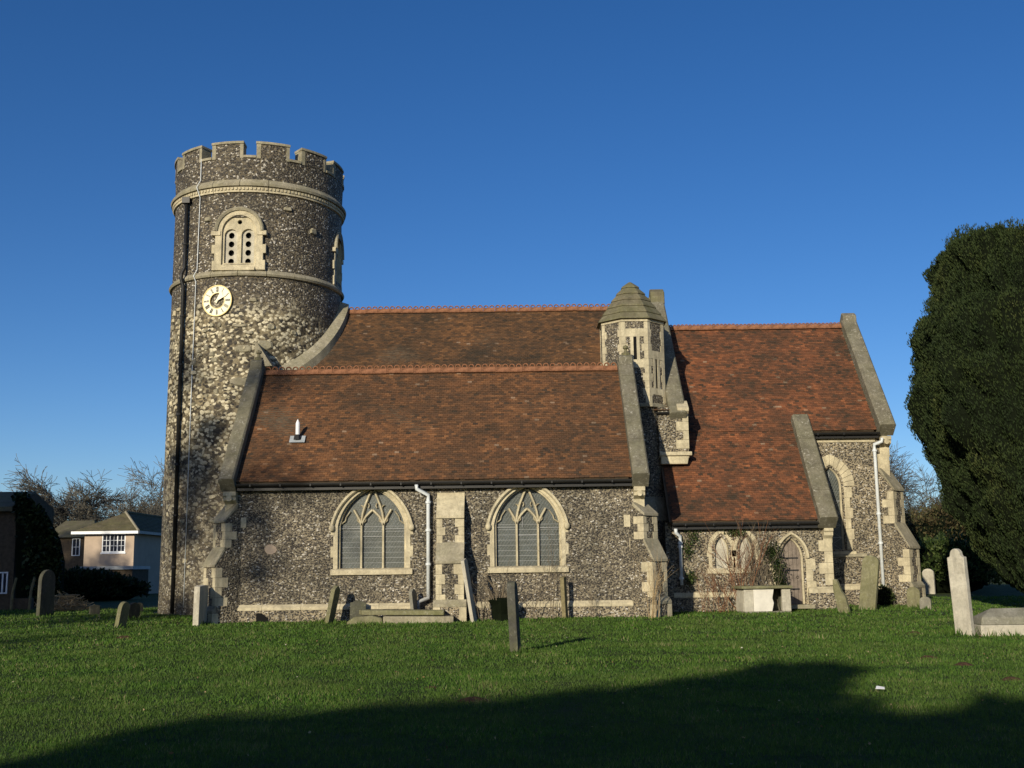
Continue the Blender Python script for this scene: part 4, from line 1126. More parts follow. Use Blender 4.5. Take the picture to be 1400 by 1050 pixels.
while cnt < 210:
    th = R(rs.uniform(-74, 10)); z = rs.uniform(1.2, 11.3); a = th+R(13.1)
    px_est = math.degrees(th)
    # mostly to the west and below the clock, thinning towards the south-east
    k = max(0, 1-(px_est+62)/62)+.12 - max(0, (z-9.5)*.25) - max(0, (5-z)*.12)
    if rs.random() > k: continue
    wd = rs.uniform(.14, .36); h = rs.uniform(.10, .26)
    if px_est > -22: wd *= .6; h *= .6
    if any(abs(z-q[1]) < (h+q[3])*.5+.01 and abs(a-q[0])*TR < (wd+q[2])*.5+.01 for q in placed): continue
    if abs(a-pa)*TR < .25 or (abs(a-ph)*TR < .7 and abs(z-zck) < .75): continue
    placed.append((a, z, wd, h)); tower_stone(a, z, wd, h, MT['cream'] if rs.random() < .35 else MT['old'], .35); cnt += 1

# ---- downpipes on the aisle, vestry and chancel
def pipe_px(top, off, bottom, Y, parent, shoe=True, mat='white', side=0):
    x0, z0 = at(top[0], top[1], Y-.05); x1, z1 = at(off[0], off[1], Y); x2, z2 = at(bottom[0], bottom[1], Y)
    x2 = x1+(x2-x1)*.5; x1 = x2
    path = [(x0, Y-.18, z0+.02), (x0, Y-.18, z0-.10), (x1-.02*0, Y+.0, z1+.12), (x1, Y+.02, z1-.02), (x2, Y+.02, z2)]
    p = downpipe(path, .058, MT[mat], parent, [(x1, Y+.02, z1-.1), (x1, Y+.02, (z1+z2)/2+.5), (x1, Y+.02, (z1+z2)/2-.5)])
    if shoe:
        x3, z3 = at(shoe[0], shoe[1], Y-.1)
        M().tube([(x2, Y+.02, z2+.05), (x2, Y+.01, z2-.06), (x3, Y-.1, z3+.32), (x3, Y-.1, z3)], .062, 10).build('pipe_shoe', MT['greyp'], p, smooth=True)
    return p
pipe_px((570, 664), (584, 682), (587, 815), 33.82, CH, shoe=(572, 838))
pipe_px((923, 724), (930, 738), (932, 800), 36.62, CH, shoe=False, side=0)
pipe_px((1204, 600), (1197, 612), (1209, 835), 39.05, CH, shoe=False)
# air vent in the plinth
ax, az = at(356, 845, 33.85); m = M().prism([(ax-.13, az-.12), (ax+.22, az-.12), (ax+.2, az+.0), (ax+.02, az+.14), (ax-.13, az+.14)], 'xz', 33.86, 33.93); m.build('air_vent', MT['dark'], CH)

# ------------------------------------------------------------------ foliage helpers
def cards(P, D, ln, wd, name, mat, parent=None, kind=None, rnd=None):
    """small leaf blades at points P growing along D"""
    n = len(P); D = D/np.linalg.norm(D, axis=1, keepdims=True)
    side = np.cross(D, rng.normal(size=(n, 3))); side /= np.linalg.norm(side, axis=1, keepdims=True)
    ln = np.asarray(ln).reshape(-1, 1)*np.ones((n, 1)); wd = np.asarray(wd).reshape(-1, 1)*np.ones((n, 1))
    a = P; b = P+D*ln*.55+side*wd; c = P+D*ln; d = P+D*ln*.55-side*wd
    V = np.stack([a, b, c, d], 1).reshape(-1, 3); Fq = np.arange(4*n).reshape(-1, 4)
    return raw_mesh(name, V, Fq, mat, parent, kind, rnd if rnd is not None else rng.random(n))
YEWM = leaf_mat('yew sprigs', [(0, (.012, .020, .007)), (.4, (.024, .040, .012)), (.75, (.042, .058, .016)), (1, (.085, .092, .030))], .15, .75)
IVY = leaf_mat('ivy leaves', [(0, (.010, .016, .006)), (.6, (.028, .045, .014)), (1, (.07, .09, .03))], .15, .45)
HEDGE = leaf_mat('winter hedge leaves', [(0, (.05, .038, .018)), (.5, (.085, .065, .030)), (.8, (.07, .085, .03)), (1, (.14, .11, .05))], .2, .7)
GREENB = leaf_mat('laurel leaves', [(0, (.018, .032, .010)), (.6, (.045, .075, .020)), (1, (.10, .13, .04))], .2, .5)
CORE = simple('shaded foliage core', (.007, .010, .005), .95, .05, .3, 2)  # near-black: shade inside foliage put into the colour; stump bole shares it

def branching(base, height, spread, seed, r0_=.3, levels=5, fan=3, trunk_f=.28, up=.12, twig=.02):
    """tapered limbs forking into twigs: returns trunk mesh and crown mesh builders"""
    rr = random.Random(seed); T = M(); C_ = M()
    b = Vector(base)
    def grow(p, d, L, r, lev):
        n = 4 if lev < 2 else 3
        pts = [p]; q = p; dd = d.copy()
        for i in range(n):
            dd = (dd+Vector((rr.gauss(0, .13), rr.gauss(0, .13), rr.gauss(0, .08)+up*.12))).normalized()
            q = q+dd*(L/n); pts.append(q)
        r2 = max(r*.62, twig*.5)
        (T if lev == 0 else C_).tube(pts, [r+(r2-r)*i/n for i in range(n+1)], 7 if lev == 0 else (5 if lev < 3 else 3), cap=False)
        if lev >= levels: return
        k = fan+(1 if rr.random() < .5 else 0)
        for i in range(k):
            f = 1.0 if i == 0 else rr.uniform(.35, 1.0)
            pi = int(f*n); pp = pts[pi]
            ang = rr.uniform(.35, 1.05) if i else rr.uniform(.08, .4)
            ax = dd.cross(Vector((rr.gauss(0, 1), rr.gauss(0, 1), rr.gauss(0, 1)))).normalized()
            nd = (Matrix.Rotation(ang, 3, ax) @ dd); nd = Vector((nd.x*spread, nd.y*spread, nd.z)).normalized()
            grow(pp, nd, L*rr.uniform(.62, .86), r2*rr.uniform(.6, .95), lev+1)
    grow(b, Vector((0, 0, 1)), height*trunk_f, r0_, 0)
    return T, C_
def bare_tree(x, y, height, seed, label, group=None, spread=1.25, levels=6, mat='barkf', r=.3, fan=3, tf=.25, twig=.03):
    z = gz(x, y)
    t = thing('bare_tree', label, 'tree', (x, y, z), group)
    T, C_ = branching((x, y, z-.2), height, spread, seed, r, levels, fan, tf, twig=twig)
    T.build('trunk', MT[mat], t, recalc=False); C_.build('crown', MT[mat], t, recalc=False)
    return t
def leafy_mass(name, label, cat, cx, cy, z0, z1, rx, ry, n, mat, lsz, seed=0, rough=.25, group=None, trunk=True, shape=None):
    """a shrub or hedge: dark core with leaf cards over a lumpy surface"""
    t = thing(name, label, cat, (cx, cy, z0), group)
    rr = np.random.default_rng(seed)
    def rad(u, v):   # direction angles -> lumpy radius
        return 1+rough*np.array([noise.noise((math.cos(a)*2.2+seed, math.sin(a)*2.2, b*2.5))+.5*noise.noise((math.cos(a)*6, math.sin(a)*6+seed, b*6)) for a, b in zip(u, v)])
    u = rr.uniform(0, 2*np.pi, n); v = rr.uniform(-.35, 1, n)
    k = rad(u, v)*rr.uniform(.86, 1.04, n); cz = z0+(z1-z0)*.42
    hr = np.sqrt(np.clip(1-np.abs(v)**2.4, 0, 1))
    P = np.stack([cx+rx*k*hr*np.cos(u), cy+ry*k*hr*np.sin(u), cz+(z1-cz)*v*k*1.0], 1)
    P[:, 2] = np.maximum(P[:, 2], z0-.05)
    D = np.stack([np.cos(u)*hr, np.sin(u)*hr, v+.4], 1)+rr.normal(0, .6, (n, 3))
    m = M(); NU, NV = 20, 10; vs = []
    for j in range(NV+1):
        vv = -1+2*j/NV; h = math.sqrt(max(0, 1-abs(vv)**2.4))
        kk = rad([2*math.pi*i/NU for i in range(NU)], [vv]*NU)*.84
        for i in range(NU): vs.append((cx+rx*kk[i]*h*math.cos(2*math.pi*i/NU), cy+ry*kk[i]*h*math.sin(2*math.pi*i/NU), cz+(z1-cz)*vv*kk[i]))
    fs = [(j*NU+i, j*NU+(i+1) % NU, (j+1)*NU+(i+1) % NU, (j+1)*NU+i) for j in range(NV) for i in range(NU)]
    m.add(vs, fs).build('branches', CORE, t, recalc=False)  # closed dark core standing in for shaded depth behind the leaves
    if trunk: M().tube([(cx, cy, z0-.2), (cx, cy, cz)], [.12, .06], 6).build('stem', MT['bark'], t)
    cards(P, D, rr.uniform(.6, 1.3, n)*lsz, rr.uniform(.6, 1.2, n)*lsz*.3, 'foliage', mat, t, None, rr.random(n))
    return t

# ------------------------------------------------------------------ the yew on the right
def yew():
    cx, cy = 17.75, 33.5; zg = gz(cx, cy)
    t = thing('yew_tree', 'huge dense dark green yew standing right of the church', 'tree', (cx, cy, zg))
    ztop = 10.75
    def tilt(x, f): return max(-.3, min(.8, (cx-1-x)*.17))*f
    prof = [(0, 2.6), (.07, 3.35), (.14, 3.9), (.25, 4.55), (.37, 4.95), (.46, 5.3), (.6, 5.4), (.74, 5.35), (.79, 5.1), (.81, 4.75), (.9, 4.65), (.97, 4.6), (1.0, 4.3)]
    def R0(f):
        for (a, b), (c, d) in zip(prof, prof[1:]):
            if a <= f <= c: return b+(d-b)*(f-a)/(c-a)
        return prof[-1][1]
    def rad(a, f):
        ca, sa = math.cos(a), math.sin(a)
        z = f*11
        fl = abs(noise.noise((ca*6.2, sa*6.2, z*.22)))          # upright flutes
        b = noise.noise((ca*3, sa*3, z*.5+7)); c = noise.noise((ca*15, sa*15, z*3.2)); b3 = abs(noise.noise((ca*10+3, sa*10, z*1.0))); c2 = noise.noise((ca*30, sa*30, z*6))
        sq = 1/((abs(ca)**3.5+abs(sa*1.6)**3.5)**(1/3.5))
        r = R0(f)*sq*(1+.03*b)-.65*(.5-fl)*.9 - .60*(.5-b3)+.10*c+.06*c2
        return r
    z0 = zg+.25
    m = M(); NU, NV = 220, 120; vs = []
    for j in range(NV+1):
        f = j/NV
        for i in range(NU):
            a = 2*math.pi*i/NU; r = rad(a, f)-.07
            vs.append((cx+r*math.cos(a), cy+r*math.sin(a), z0+f*(ztop-z0)+.25*noise.noise((math.cos(a)*5, math.sin(a)*5, 1))*f+tilt(cx+r*math.cos(a), f)))
    fs = [(j*NU+i, j*NU+(i+1) % NU, (j+1)*NU+(i+1) % NU, (j+1)*NU+i) for j in range(NV) for i in range(NU)]
    fs.append(tuple(NV*NU+i for i in range(NU)))
    m.add(vs, fs).build('branches', CORE, t, recalc=False)  # dark inner shell, its colour carries the shade between sprigs
    m = M(); m.tube([(cx, cy, zg-.3), (cx+.1, cy, 1.5), (cx, cy, 4)], [.7, .5, .3], 10).build('trunk', MT['bark'], t)
    P = []; D = []; q = []
    rr = random.Random(9)
    n = 230000
    for k in range(n):
        a = rr.uniform(math.pi*.80, math.pi*1.95) if rr.random() < .93 else rr.uniform(0, 2*math.pi)
        top = rr.random() < .10
        if top:
            f = 1.0; R_ = rad(a, 1.0)*math.sqrt(rr.random()); dz = .45*noise.noise((cx+R_*math.cos(a)*1.3, R_*math.sin(a)*1.3, 4))+rr.uniform(-.1, .15)
            P.append((cx+R_*math.cos(a), cy+R_*math.sin(a), ztop+dz+tilt(cx+R_*math.cos(a), 1))); D.append((rr.gauss(0, .3), rr.gauss(0, .3), 1))
        else:
            f = rr.random()**.95; r = rad(a, f)-rr.random()**2*.16
            P.append((cx+r*math.cos(a), cy+r*math.sin(a), z0+f*(ztop-z0)+.25*noise.noise((math.cos(a)*5, math.sin(a)*5, 1))*f+tilt(cx+r*math.cos(a), f)))
            D.append((math.cos(a)*.45+rr.gauss(0, .28), math.sin(a)*.45+rr.gauss(0, .28), 1.0+rr.gauss(0, .25)))
        g = noise.noise((P[-1][0]*.8, P[-1][1]*.8, P[-1][2]*.8))
        q.append(min(1, max(0, .45+.4*g+rr.gauss(0, .12))))
    # spires along the rim of the top
    for s in range(60):
        a = rr.uniform(math.pi*.85, math.pi*1.9); r = rad(a, 1.0)*rr.uniform(.75, 1.02); h = rr.uniform(.15, .42)
        bx, by = cx+r*math.cos(a), cy+r*math.sin(a)
        for k in range(130):
            f = rr.random(); w_ = .2*(1-f)+.03
            P.append((bx+rr.gauss(0, w_), by+rr.gauss(0, w_), ztop-.15+f*h+tilt(bx, 1))); D.append((rr.gauss(0, .3), rr.gauss(0, .3), 1)); q.append(rr.random()*.8)
    # a side spire low on the left shoulder
    for k in range(700):
        f = rr.random(); a = math.pi*1.02; r = 5.15
        P.append((cx+r*math.cos(a)+rr.gauss(0, .16*(1.1-f)), cy+r*math.sin(a)+rr.gauss(0, .2), 8.3+f*1.1)); D.append((rr.gauss(0, .3), rr.gauss(0, .3), 1)); q.append(rr.random()*.8)
    P = np.array(P); D = np.array(D); n = len(P)
    cards(P, D, rng.uniform(.06, .13, n), rng.uniform(.010, .019, n), 'foliage', YEWM, t, None, np.array(q))
yew()

# ------------------------------------------------------------------ gravestones
def slab_outline(w_, h, top):
    w2 = w_/2
    if top == 'round': return [(-w2, 0), (w2, 0)]+[(w2*math.cos(math.pi*i/10), h-w2*.8+w2*.8*math.sin(math.pi*i/10)) for i in range(11)]
    if top == 'shoulder': return [(-w2, 0), (w2, 0), (w2, h*.90), (w2*.72, h*.905)]+[(w2*.62*math.cos(math.pi*i/8), h*.925+h*.075*math.sin(math.pi*i/8)) for i in range(9)]+[(-w2*.72, h*.905), (-w2, h*.90)]
    if top == 'point': return [(-w2, 0), (w2, 0), (w2, h*.9), (w2*.3, h*.985), (0, h), (-w2*.3, h*.985), (-w2, h*.9)]
    if top == 'broken': return [(-w2, 0), (w2, 0), (w2*.9, h*.45), (w2*.45, h*.62), (w2*.1, h*.97), (-w2*.5, h), (-w2*.9, h*.7)]
    return [(-w2, 0), (w2, 0), (w2, h*.985), (w2*.4, h), (-w2, h*.97)]
def headstone(px, py, hpx, w_, th, rot, label, mat='grave', top='round', lean=(0, 0), group='old headstones round the church', ymax=None, Y=None):
    if Y is None: x, y, z = ground_at(px, py)
    else: y = Y; x, z = at(px, py, Y); z = min(z, gz(x, y))
    if ymax and y > ymax:
        y = ymax; x = at(px, py, y)[0]; z = gz(x, y)
    h = hpx*y/F_PX*.985+.0
    T = Matrix.Translation((x, y, z)) @ Matrix.Rotation(R(lean[0]), 4, 'Y') @ Matrix.Rotation(R(lean[1]), 4, 'X') @ Matrix.Rotation(R(rot), 4, 'Z')
    pts = slab_outline(w_, h, top)
    b = M().prism([(p[0], p[1]-(.25 if p[1] == 0 else 0)) for p in pts], 'xz', -th/2, th/2, mat=T)
    o = b.build('headstone', MT[mat], None, bevel=.012)
    for v in o.data.vertices: v.co -= Vector((x, y, z))
    o.location = (x, y, z)
    return tag(o, label, 'headstone', group)
headstone(61, 842, 62, .95, .13, 84, 'tall dark round-topped headstone in the shade by the ivy-covered house', 'grave_d', 'round', (1, 0))
headstone(164, 858, 35, .45, .12, 80, 'small leaning grey headstone nearest the camera left of the tower', 'grave_g', 'round', (9, 0))
headstone(181, 846, 22, .50, .12, 64, 'low dark rounded headstone just behind the leaning one left of the tower', 'grave_d', 'round', (4, 0))
headstone(129, 841, 14, .35, .1, 40, 'tiny dark grave marker far back on the lawn left of the tower', 'grave_d', 'point')
headstone(190, 836, 12, .3, .1, 40, 'tiny dark grave marker beside the foot of the tower', 'grave_d', 'round')
headstone(273, 855, 54, .80, .17, 88, 'pale upright headstone seen edge-on between tower and corner buttress', 'grave_w', 'flat', (1, 0), Y=33.0)
headstone(450, 851, 51, .5, .12, 80, 'slim headstone leaning right below the left aisle window', 'grave_g', 'point', (11, 0), Y=33.2)
headstone(489, 847, 29, .46, .1, 12, 'dark rounded headstone leaning on the wall below the left window', 'grave_d', 'shoulder', (0, -8), Y=33.55)
headstone(568, 840, 44, .45, .10, 78, 'thin grey headstone leaning left behind the ledger stones', 'grave', 'point', (-6, 0), Y=33.5)
headstone(649, 856, 92, .35, .10, 76, 'long thin pale slab leaning left against the central buttress', 'grave_w', 'flat', (-9, 0), Y=32.4)
headstone(773, 850, 61, .25, .12, 70, 'narrow brown wooden grave post below the right aisle window', 'woodg', 'flat', (-2, 0), Y=33.4)
headstone(705, 892, 95, .42, .155, 82, 'grey stone post standing alone on the open lawn before the church', 'grave_d', 'round', (-2.5, 0))
headstone(909, 842, 33, .5, .12, 60, 'small dark headstone in the deep shade beside the aisle corner', 'grave_d', 'round', (0, 0), Y=34.6)
headstone(1155, 838, 47, .36, .13, -40, 'broken brown headstone stump leaning left by the vestry corner', 'grave_g', 'broken', (-11, 0))
headstone(1186, 834, 74, .52, .14, -38, 'tall yellow-green mossy headstone leaning right before the chancel', 'grave_g', 'round', (8, 0))
headstone(1250, 831, 28, .42, .12, -35, 'low grey-brown round headstone at the foot of the chancel buttress', 'grave_g', 'round', (1, 0))
headstone(1266, 833, 17, .34, .16, -30, 'smallest rounded stone right of the chancel buttress', 'grave', 'round', (0, 0))
headstone(1271, 812, 34, .50, .12, -40, 'pale weathered headstone farther back between buttress and yew', 'grave_w', 'round', (0, 0))

def grave_with_body():
    x, y, z = ground_at(1320, 869)
    t = thing('grave_monument', 'tall pale headstone with a coped grave body in front of the yew', 'grave', (x, y, z))
    h = 117*y/F_PX*.985
    T = Matrix.Translation((x, y, z)) @ Matrix.Rotation(R(-2.2), 4, 'Y') @ Matrix.Rotation(R(-50), 4, 'Z')
    M().prism([(p[0], p[1]-(.3 if p[1] == 0 else 0)) for p in slab_outline(.38, h, 'shoulder')], 'xz', -.07, .07, mat=T).build('headstone', MT['grave_w'], t, bevel=.015)
    # the body: a plinth with a ridged top, running away to the right
    Tb = Matrix.Translation((x+.28, y+.15, z)) @ Matrix.Rotation(R(-2), 4, 'Z')
    M().box(0, 2.35, -.33, .33, -.2, .22, mat=Tb).build('plinth', MT['grave_w'], t, bevel=.02)
    m = M(); a = [(0.02, -.30, .222), (2.3, -.30, .222), (2.3, .30, .222), (.02, .30, .222), (.06, -.27, .38), (2.25, -.27, .38), (2.25, .27, .38), (.06, .27, .38), (.35, 0, .56), (1.9, 0, .58)]
    m.add(a, [(0, 1, 5, 4), (1, 2, 6, 5), (2, 3, 7, 6), (3, 0, 4, 7), (4, 5, 9, 8), (6, 7, 8, 9), (5, 6, 9), (7, 4, 8), (3, 2, 1, 0)], mat=Tb).build('coped_top', MT['grave'], t, bevel=.02)
grave_with_body()

def chest_tomb():
    X0, y, _ = ground_at(1044, 832); y = min(y, 35.2)
    x0 = at(1013, 832, y)[0]; x1 = at(1083, 832, y)[0]; z = gz(x0, y); zt = at(1044, 804, y)[1]
    t = thing('chest_tomb', 'broken pale chest tomb with flat lid in front of the bare shrub', 'tomb', ((x0+x1)/2, y+.4, z))
    Tz = Matrix.Translation(((x0+x1)/2, y+.4, 0)) @ Matrix.Rotation(R(9), 4, 'Z')
    hl = (x1-x0)/2-.03
    M().box(-hl, hl, -.36, .40, z-.2, z+.05, mat=Tz).build('plinth', MT['grave'], t, bevel=.02)
    M().box(-hl-.10, hl+.04, -.46, .46, zt-.02, zt+.07, mat=Tz).build('lid', MT['grave_g'], t, bevel=.02)
    # side: pilaster, plaster panel, ragged gap, panel
    M().box(-hl, -hl+.30, -.36, -.28, z+.051, zt-.022, mat=Tz).build('side_panel', MT['grave_w'], t, bevel=.01)
    M().prism([(-hl+.305, z+.052), (hl-.62, z+.052), (hl-.56, z+.3), (hl-.60, z+.45), (hl-.54, zt-.023), (-hl+.305, zt-.023)], 'xz', -.37, -.31, mat=Tz).build('side_panel', MT['plaster'], t, bevel=.008)
    M().box(hl-.28, hl, -.36, -.28, z+.051, zt-.022, mat=Tz).build('side_panel', MT['grave_w'], t, bevel=.01)
    M().box(-hl-.0, -hl+.06, -.27, .38, z+.051, zt-.022, mat=Tz).build('end_panel', MT['grave_w'], t, bevel=.01)
    M().box(hl-.06, hl, -.27, .38, z+.051, zt-.022, mat=Tz).build('end_panel', MT['grave_w'], t, bevel=.01)
    M().box(-hl+.06, hl-.06, .30, .38, z+.051, zt-.022, mat=Tz).build('side_panel', MT['grave_d'], t)
chest_tomb()
def ledgers():
    x, z = at(475, 856, 32.6); zg = gz(-4.5, 32.6)
    x0 = at(496, 845, 32.9)[0]; x1 = at(607, 845, 32.9)[0]
    t = thing('ledger_tomb', 'fallen mossy ledger slabs stacked below the left window', 'tomb', ((x0+x1)/2, 32.9, zg))
    Tz = Matrix.Translation(((x0+x1)/2, 32.95, 0)) @ Matrix.Rotation(R(2), 4, 'Z') @ Matrix.Rotation(R(.8), 4, 'Y')
    hl = (x1-x0)/2
    M().prism([(-hl, -.36), (hl, -.40), (hl+.03, .38), (-hl+.1, .40), (-hl-.12, .0)], 'xy', zg+.22, zg+.36, mat=Tz).build('upper_slab', MT['grave_g'], t, bevel=.025)
    M().box(-hl+.62, hl+.28, -.62, .2, zg-.2, zg+.20, mat=Tz).build('lower_slab', MT['old'], t, bevel=.03)
    M().prism([(-hl-.42, zg-.2), (-hl-.40, zg+.04), (-hl-.2, zg+.18), (-hl+.3, zg+.22), (-hl+.6, zg+.15), (-hl+.6, zg-.2)], 'xz', -.6, .1, mat=Tz).build('lower_slab', MT['grave_g'], t, bevel=.05)
ledgers()

# ------------------------------------------------------------------ shrubs and twigs round the walls
def twiggy(px, Y, h, n, spread, label, mat='bark', cat='shrub', name='bare_shrub', seed=1, levels=2, r=.012, group=None, curve=.3, base_r=.1):
    x = at(px, 840, Y)[0]; z = gz(x, Y); rr = random.Random(seed)
    o = M()
    def stem(p, d, L, r, lev):
        pts = [p]; dd = d; q = p; k = 5
        for i in range(k):
            dd = (dd+Vector((rr.gauss(0, .09)*curve*3, rr.gauss(0, .05), rr.gauss(0, .05)))).normalized(); q = q+dd*L/k; pts.append(q)
        o.tube(pts, [r*(1-.75*i/k) for i in range(k+1)], 4, cap=False)
        if lev < levels:
            for j in range(rr.randint(2, 4)):
                a = pts[rr.randint(2, k-1)]
                grow_d = (dd+Vector((rr.gauss(0, .5), rr.gauss(0, .25), rr.uniform(0, .4)))).normalized()
                stem(a, grow_d, L*rr.uniform(.3, .55), r*.55, lev+1)
    for i in range(n):
        a = rr.uniform(0, 2*math.pi); rad = rr.uniform(0, base_r)
        d = Vector((rr.gauss(0, spread), -abs(rr.gauss(0, spread*.25)), 1)).normalized()
        stem(Vector((x+rad*math.cos(a), Y-rad*.5*abs(math.sin(a)), z-.05)), d, h*rr.uniform(.55, 1.05), r*rr.uniform(.7, 1.2), 0)
    ob = o.build(name, MT[mat], None, recalc=False)
    for v in ob.data.vertices: v.co -= Vector((x, Y, z))
    ob.location = (x, Y, z)
    return tag(ob, label, cat, group)
twiggy(660, 33.3, 1.6, 9, .28, 'sparse bare twigs just right of the central buttress', seed=3, r=.010)
twiggy(755, 33.5, 2.6, 4, .06, 'thin bare climber rising under the right mullion of the right window', seed=4, r=.010, levels=3)
twiggy(728, 33.4, 1.4, 7, .35, 'low tangle of bare twigs between stone post and wooden post', seed=6, r=.008)
twiggy(808, 33.5, 1.1, 5, .25, 'wispy bare weed against the plinth right of the wooden post', seed=8, r=.006)
twiggy(893, 33.0, 2.0, 20, .10, 'tall pale dry stems of a clipped shrub at the aisle corner', 'straw', seed=9, r=.007, levels=1, base_r=.22)
twiggy(1016, 35.9, 2.7, 13, .30, 'large bare reddish shrub in front of the blocked windows', 'redstem', seed=10, r=.016, levels=2, base_r=.3)
twiggy(1046, 35.9, 2.5, 18, .14, 'upright thicket of bare stems beside the priest door', 'bark', seed=11, r=.011, levels=2, base_r=.6)
twiggy(985, 36.1, 1.6, 16, .4, 'arching brown bramble stems under the blocked windows', 'redstem', seed=12, r=.009, levels=2, base_r=.7)
def stump():
    Y = 33.1; x = at(686, 850, Y)[0]; z = gz(x, Y)
    t = thing('pollarded_stump', 'dark stump bristling with short cut stems near the central buttress', 'stump', (x, Y, z))
    m = M(); m.lathe([(.22, -.1), (.24, .2), (.33, .45), (.36, .58), (.22, .66), (0, .66)], (x, Y, z), 12)
    for i, v in enumerate(m.v): 
        k = noise.noise((v[0]*6, v[1]*6, v[2]*6))*.08; m.v[i] = (v[0]+k, v[1]+k, v[2])
    m.build('bole', CORE, t)
    rr = random.Random(3); s = M()
    for i in range(34):
        a = rr.uniform(0, 6.28); q = rr.uniform(0, .3)
        p = Vector((x+q*math.cos(a), Y+q*math.sin(a), z+.5)); d = Vector((q*math.cos(a)*1.2+rr.gauss(0, .12), q*math.sin(a), 1)).normalized(); L = rr.uniform(.2, .62)
        s.tube([p, p+d*L*.5, p+d*L], [.016, .012, .006], 4)
    for i in range(9):
        a = rr.uniform(-1.2, 1.2); p = Vector((x, Y-.1, z+.55)); d = Vector((math.sin(a), -.1, math.cos(a)*.8)).normalized(); L = rr.uniform(.8, 1.5)
        s.tube([p, p+d*L*.5+Vector((0, 0, .05)), p+d*L], [.012, .009, .003], 4)
    s.build('cut_stems', MT['bark'], t, recalc=False)
stump()
def wall_ivy(name, label, polys, Y, n, mat, size=.075, seed=2, depth=.14):
    """creeper leaves spread over patches (px, py, rx, ry) of a wall"""
    rr = np.random.default_rng(seed); P = []
    x0, z0 = at(polys[0][0], polys[0][1], Y)
    per = n//len(polys)
    for (px, py, rx, ry) in polys:
        u = rr.normal(0, .45, (per, 2)); xz = np.array([at(px+a*rx, py+b*ry, Y) for a, b in u])
        P.append(np.stack([xz[:, 0], Y-rr.random(per)*depth, xz[:, 1]], 1))
    P = np.concatenate(P); n = len(P)
    D = np.stack([rr.normal(0, .6, n), -rr.uniform(.2, 1, n), rr.normal(-.3, .5, n)], 1)
    t = thing(name, label, 'creeper', (x0, Y, gz(x0, Y)))
    cards(P, D, rr.uniform(.6, 1.3, n)*size, rr.uniform(.6, 1.2, n)*size*.42, 'foliage', mat, t, None, rr.random(n))
    s = M(); r2 = random.Random(seed)
    for (px, py, rx, ry) in polys:
        for k in range(4):
            a = at(px+r2.gauss(0, rx*.3), py+ry*.8, Y); b = at(px+r2.gauss(0, rx*.5), py-ry*.6, Y)
            s.tube([(a[0], Y-.03, a[1]), ((a[0]+b[0])/2+r2.gauss(0, .1), Y-.04, (a[1]+b[1])/2), (b[0], Y-.03, b[1])], [.012, .009, .004], 4)
    s.build('stems', MT['bark'], t, recalc=False)
wall_ivy('wall_ivy', 'patchy green ivy on the vestry wall beside its white pipe', [(946, 735, 12, 16), (940, 752, 10, 16), (944, 790, 9, 12), (1005, 728, 14, 6)], VY-.02, 900, GREENB, .06)
wall_ivy('door_ivy', 'dark green ivy mass growing up left of the priest door', [(1062, 778, 11, 22), (1054, 755, 10, 16), (1066, 800, 9, 16)], VY-.22, 1300, IVY, .07, 5, .3)
def bush_at(px, py, Y, w_, h, n, mat, label, lsz=.08, cat='bush', seed=1, name='bush'):
    x = at(px, py, Y)[0]; z = gz(x, Y)
    return leafy_mass(name, label, cat, x, Y, z, z+h, w_/2, w_/2*.8, n, mat, lsz, seed)
bush_at(1209, 815, 38.6, .6, .65, 500, IVY, 'small dark evergreen bush at the foot of the chancel downpipe', seed=3)

def fallen_leaves():
    n = 380; y = rng.uniform(9, 33, n); x = rng.uniform(-1, 1, n)*y*.47; z = np.array([gz(a, b) for a, b in zip(x, y)])+.035
    D = np.stack([rng.normal(size=n), rng.normal(size=n), rng.normal(0, .25, n)], 1)
    m = leaf_mat('dead leaves', [(0, (.10, .06, .03)), (.6, (.22, .15, .07)), (.9, (.40, .34, .2)), (1, (.6, .58, .5))], .1, .8)
    cards(np.stack([x, y, z], 1), D, rng.uniform(.025, .05, n), rng.uniform(.008, .016, n), 'fallen_leaves', m, None, 'stuff')
fallen_leaves()

# molehills, mud scars and a scrap of paper on the grass
def molehill(px, py, w_, label, flat=.14):
    x, y, z = ground_at(px, py); m = M(); rr = random.Random(px)
    n = 14; vs = [(x, y, z+w_*flat)]
    for k, (q, hh) in enumerate(((.35, .85), (.7, .45), (1.0, -.06))):
        for i in range(n):
            a = 2*math.pi*i/n; s_ = rr.uniform(.8, 1.15)
            vs.append((x+w_/2*q*s_*math.cos(a), y+w_/2*q*s_*.8*math.sin(a), z+w_*flat*hh*rr.uniform(.7, 1.2)))
    fs = [(0, 1+i, 1+(i+1) % n) for i in range(n)]
    for k in range(2): fs += [(1+k*n+i, 1+(k+1)*n+i, 1+(k+1)*n+(i+1) % n, 1+k*n+(i+1) % n) for i in range(n)]
    o = m.add(vs, fs).build('molehill', MT['soil'], None)
    for v in o.data.vertices: v.co -= Vector((x, y, z))
    o.location = (x, y, z); tag(o, label, 'molehill', 'low molehills and soil scars on the lawn')
for (px, py, w_, l) in ((170, 873, .5, 'low dark molehill far left on the lawn below the small leaning headstone'), (646, 959, .42, 'brown molehill on the edge of the shade in the middle of the lawn'),
        (1270, 901, .40, 'flat molehill on the sunny lawn left of the pale grave monument'), (1318, 910, .38, 'flat molehill below the pale grave monument'), (1384, 930, .34, 'molehill nearest the right edge of the lawn'),
        (1250, 866, .34, 'faint molehill between the grave monument and the leaning mossy headstone'), (590, 941, .22, 'small soil scar left of the middle of the lawn')):
    molehill(px, py, w_, l)
x, y, z = ground_at(1203, 947)
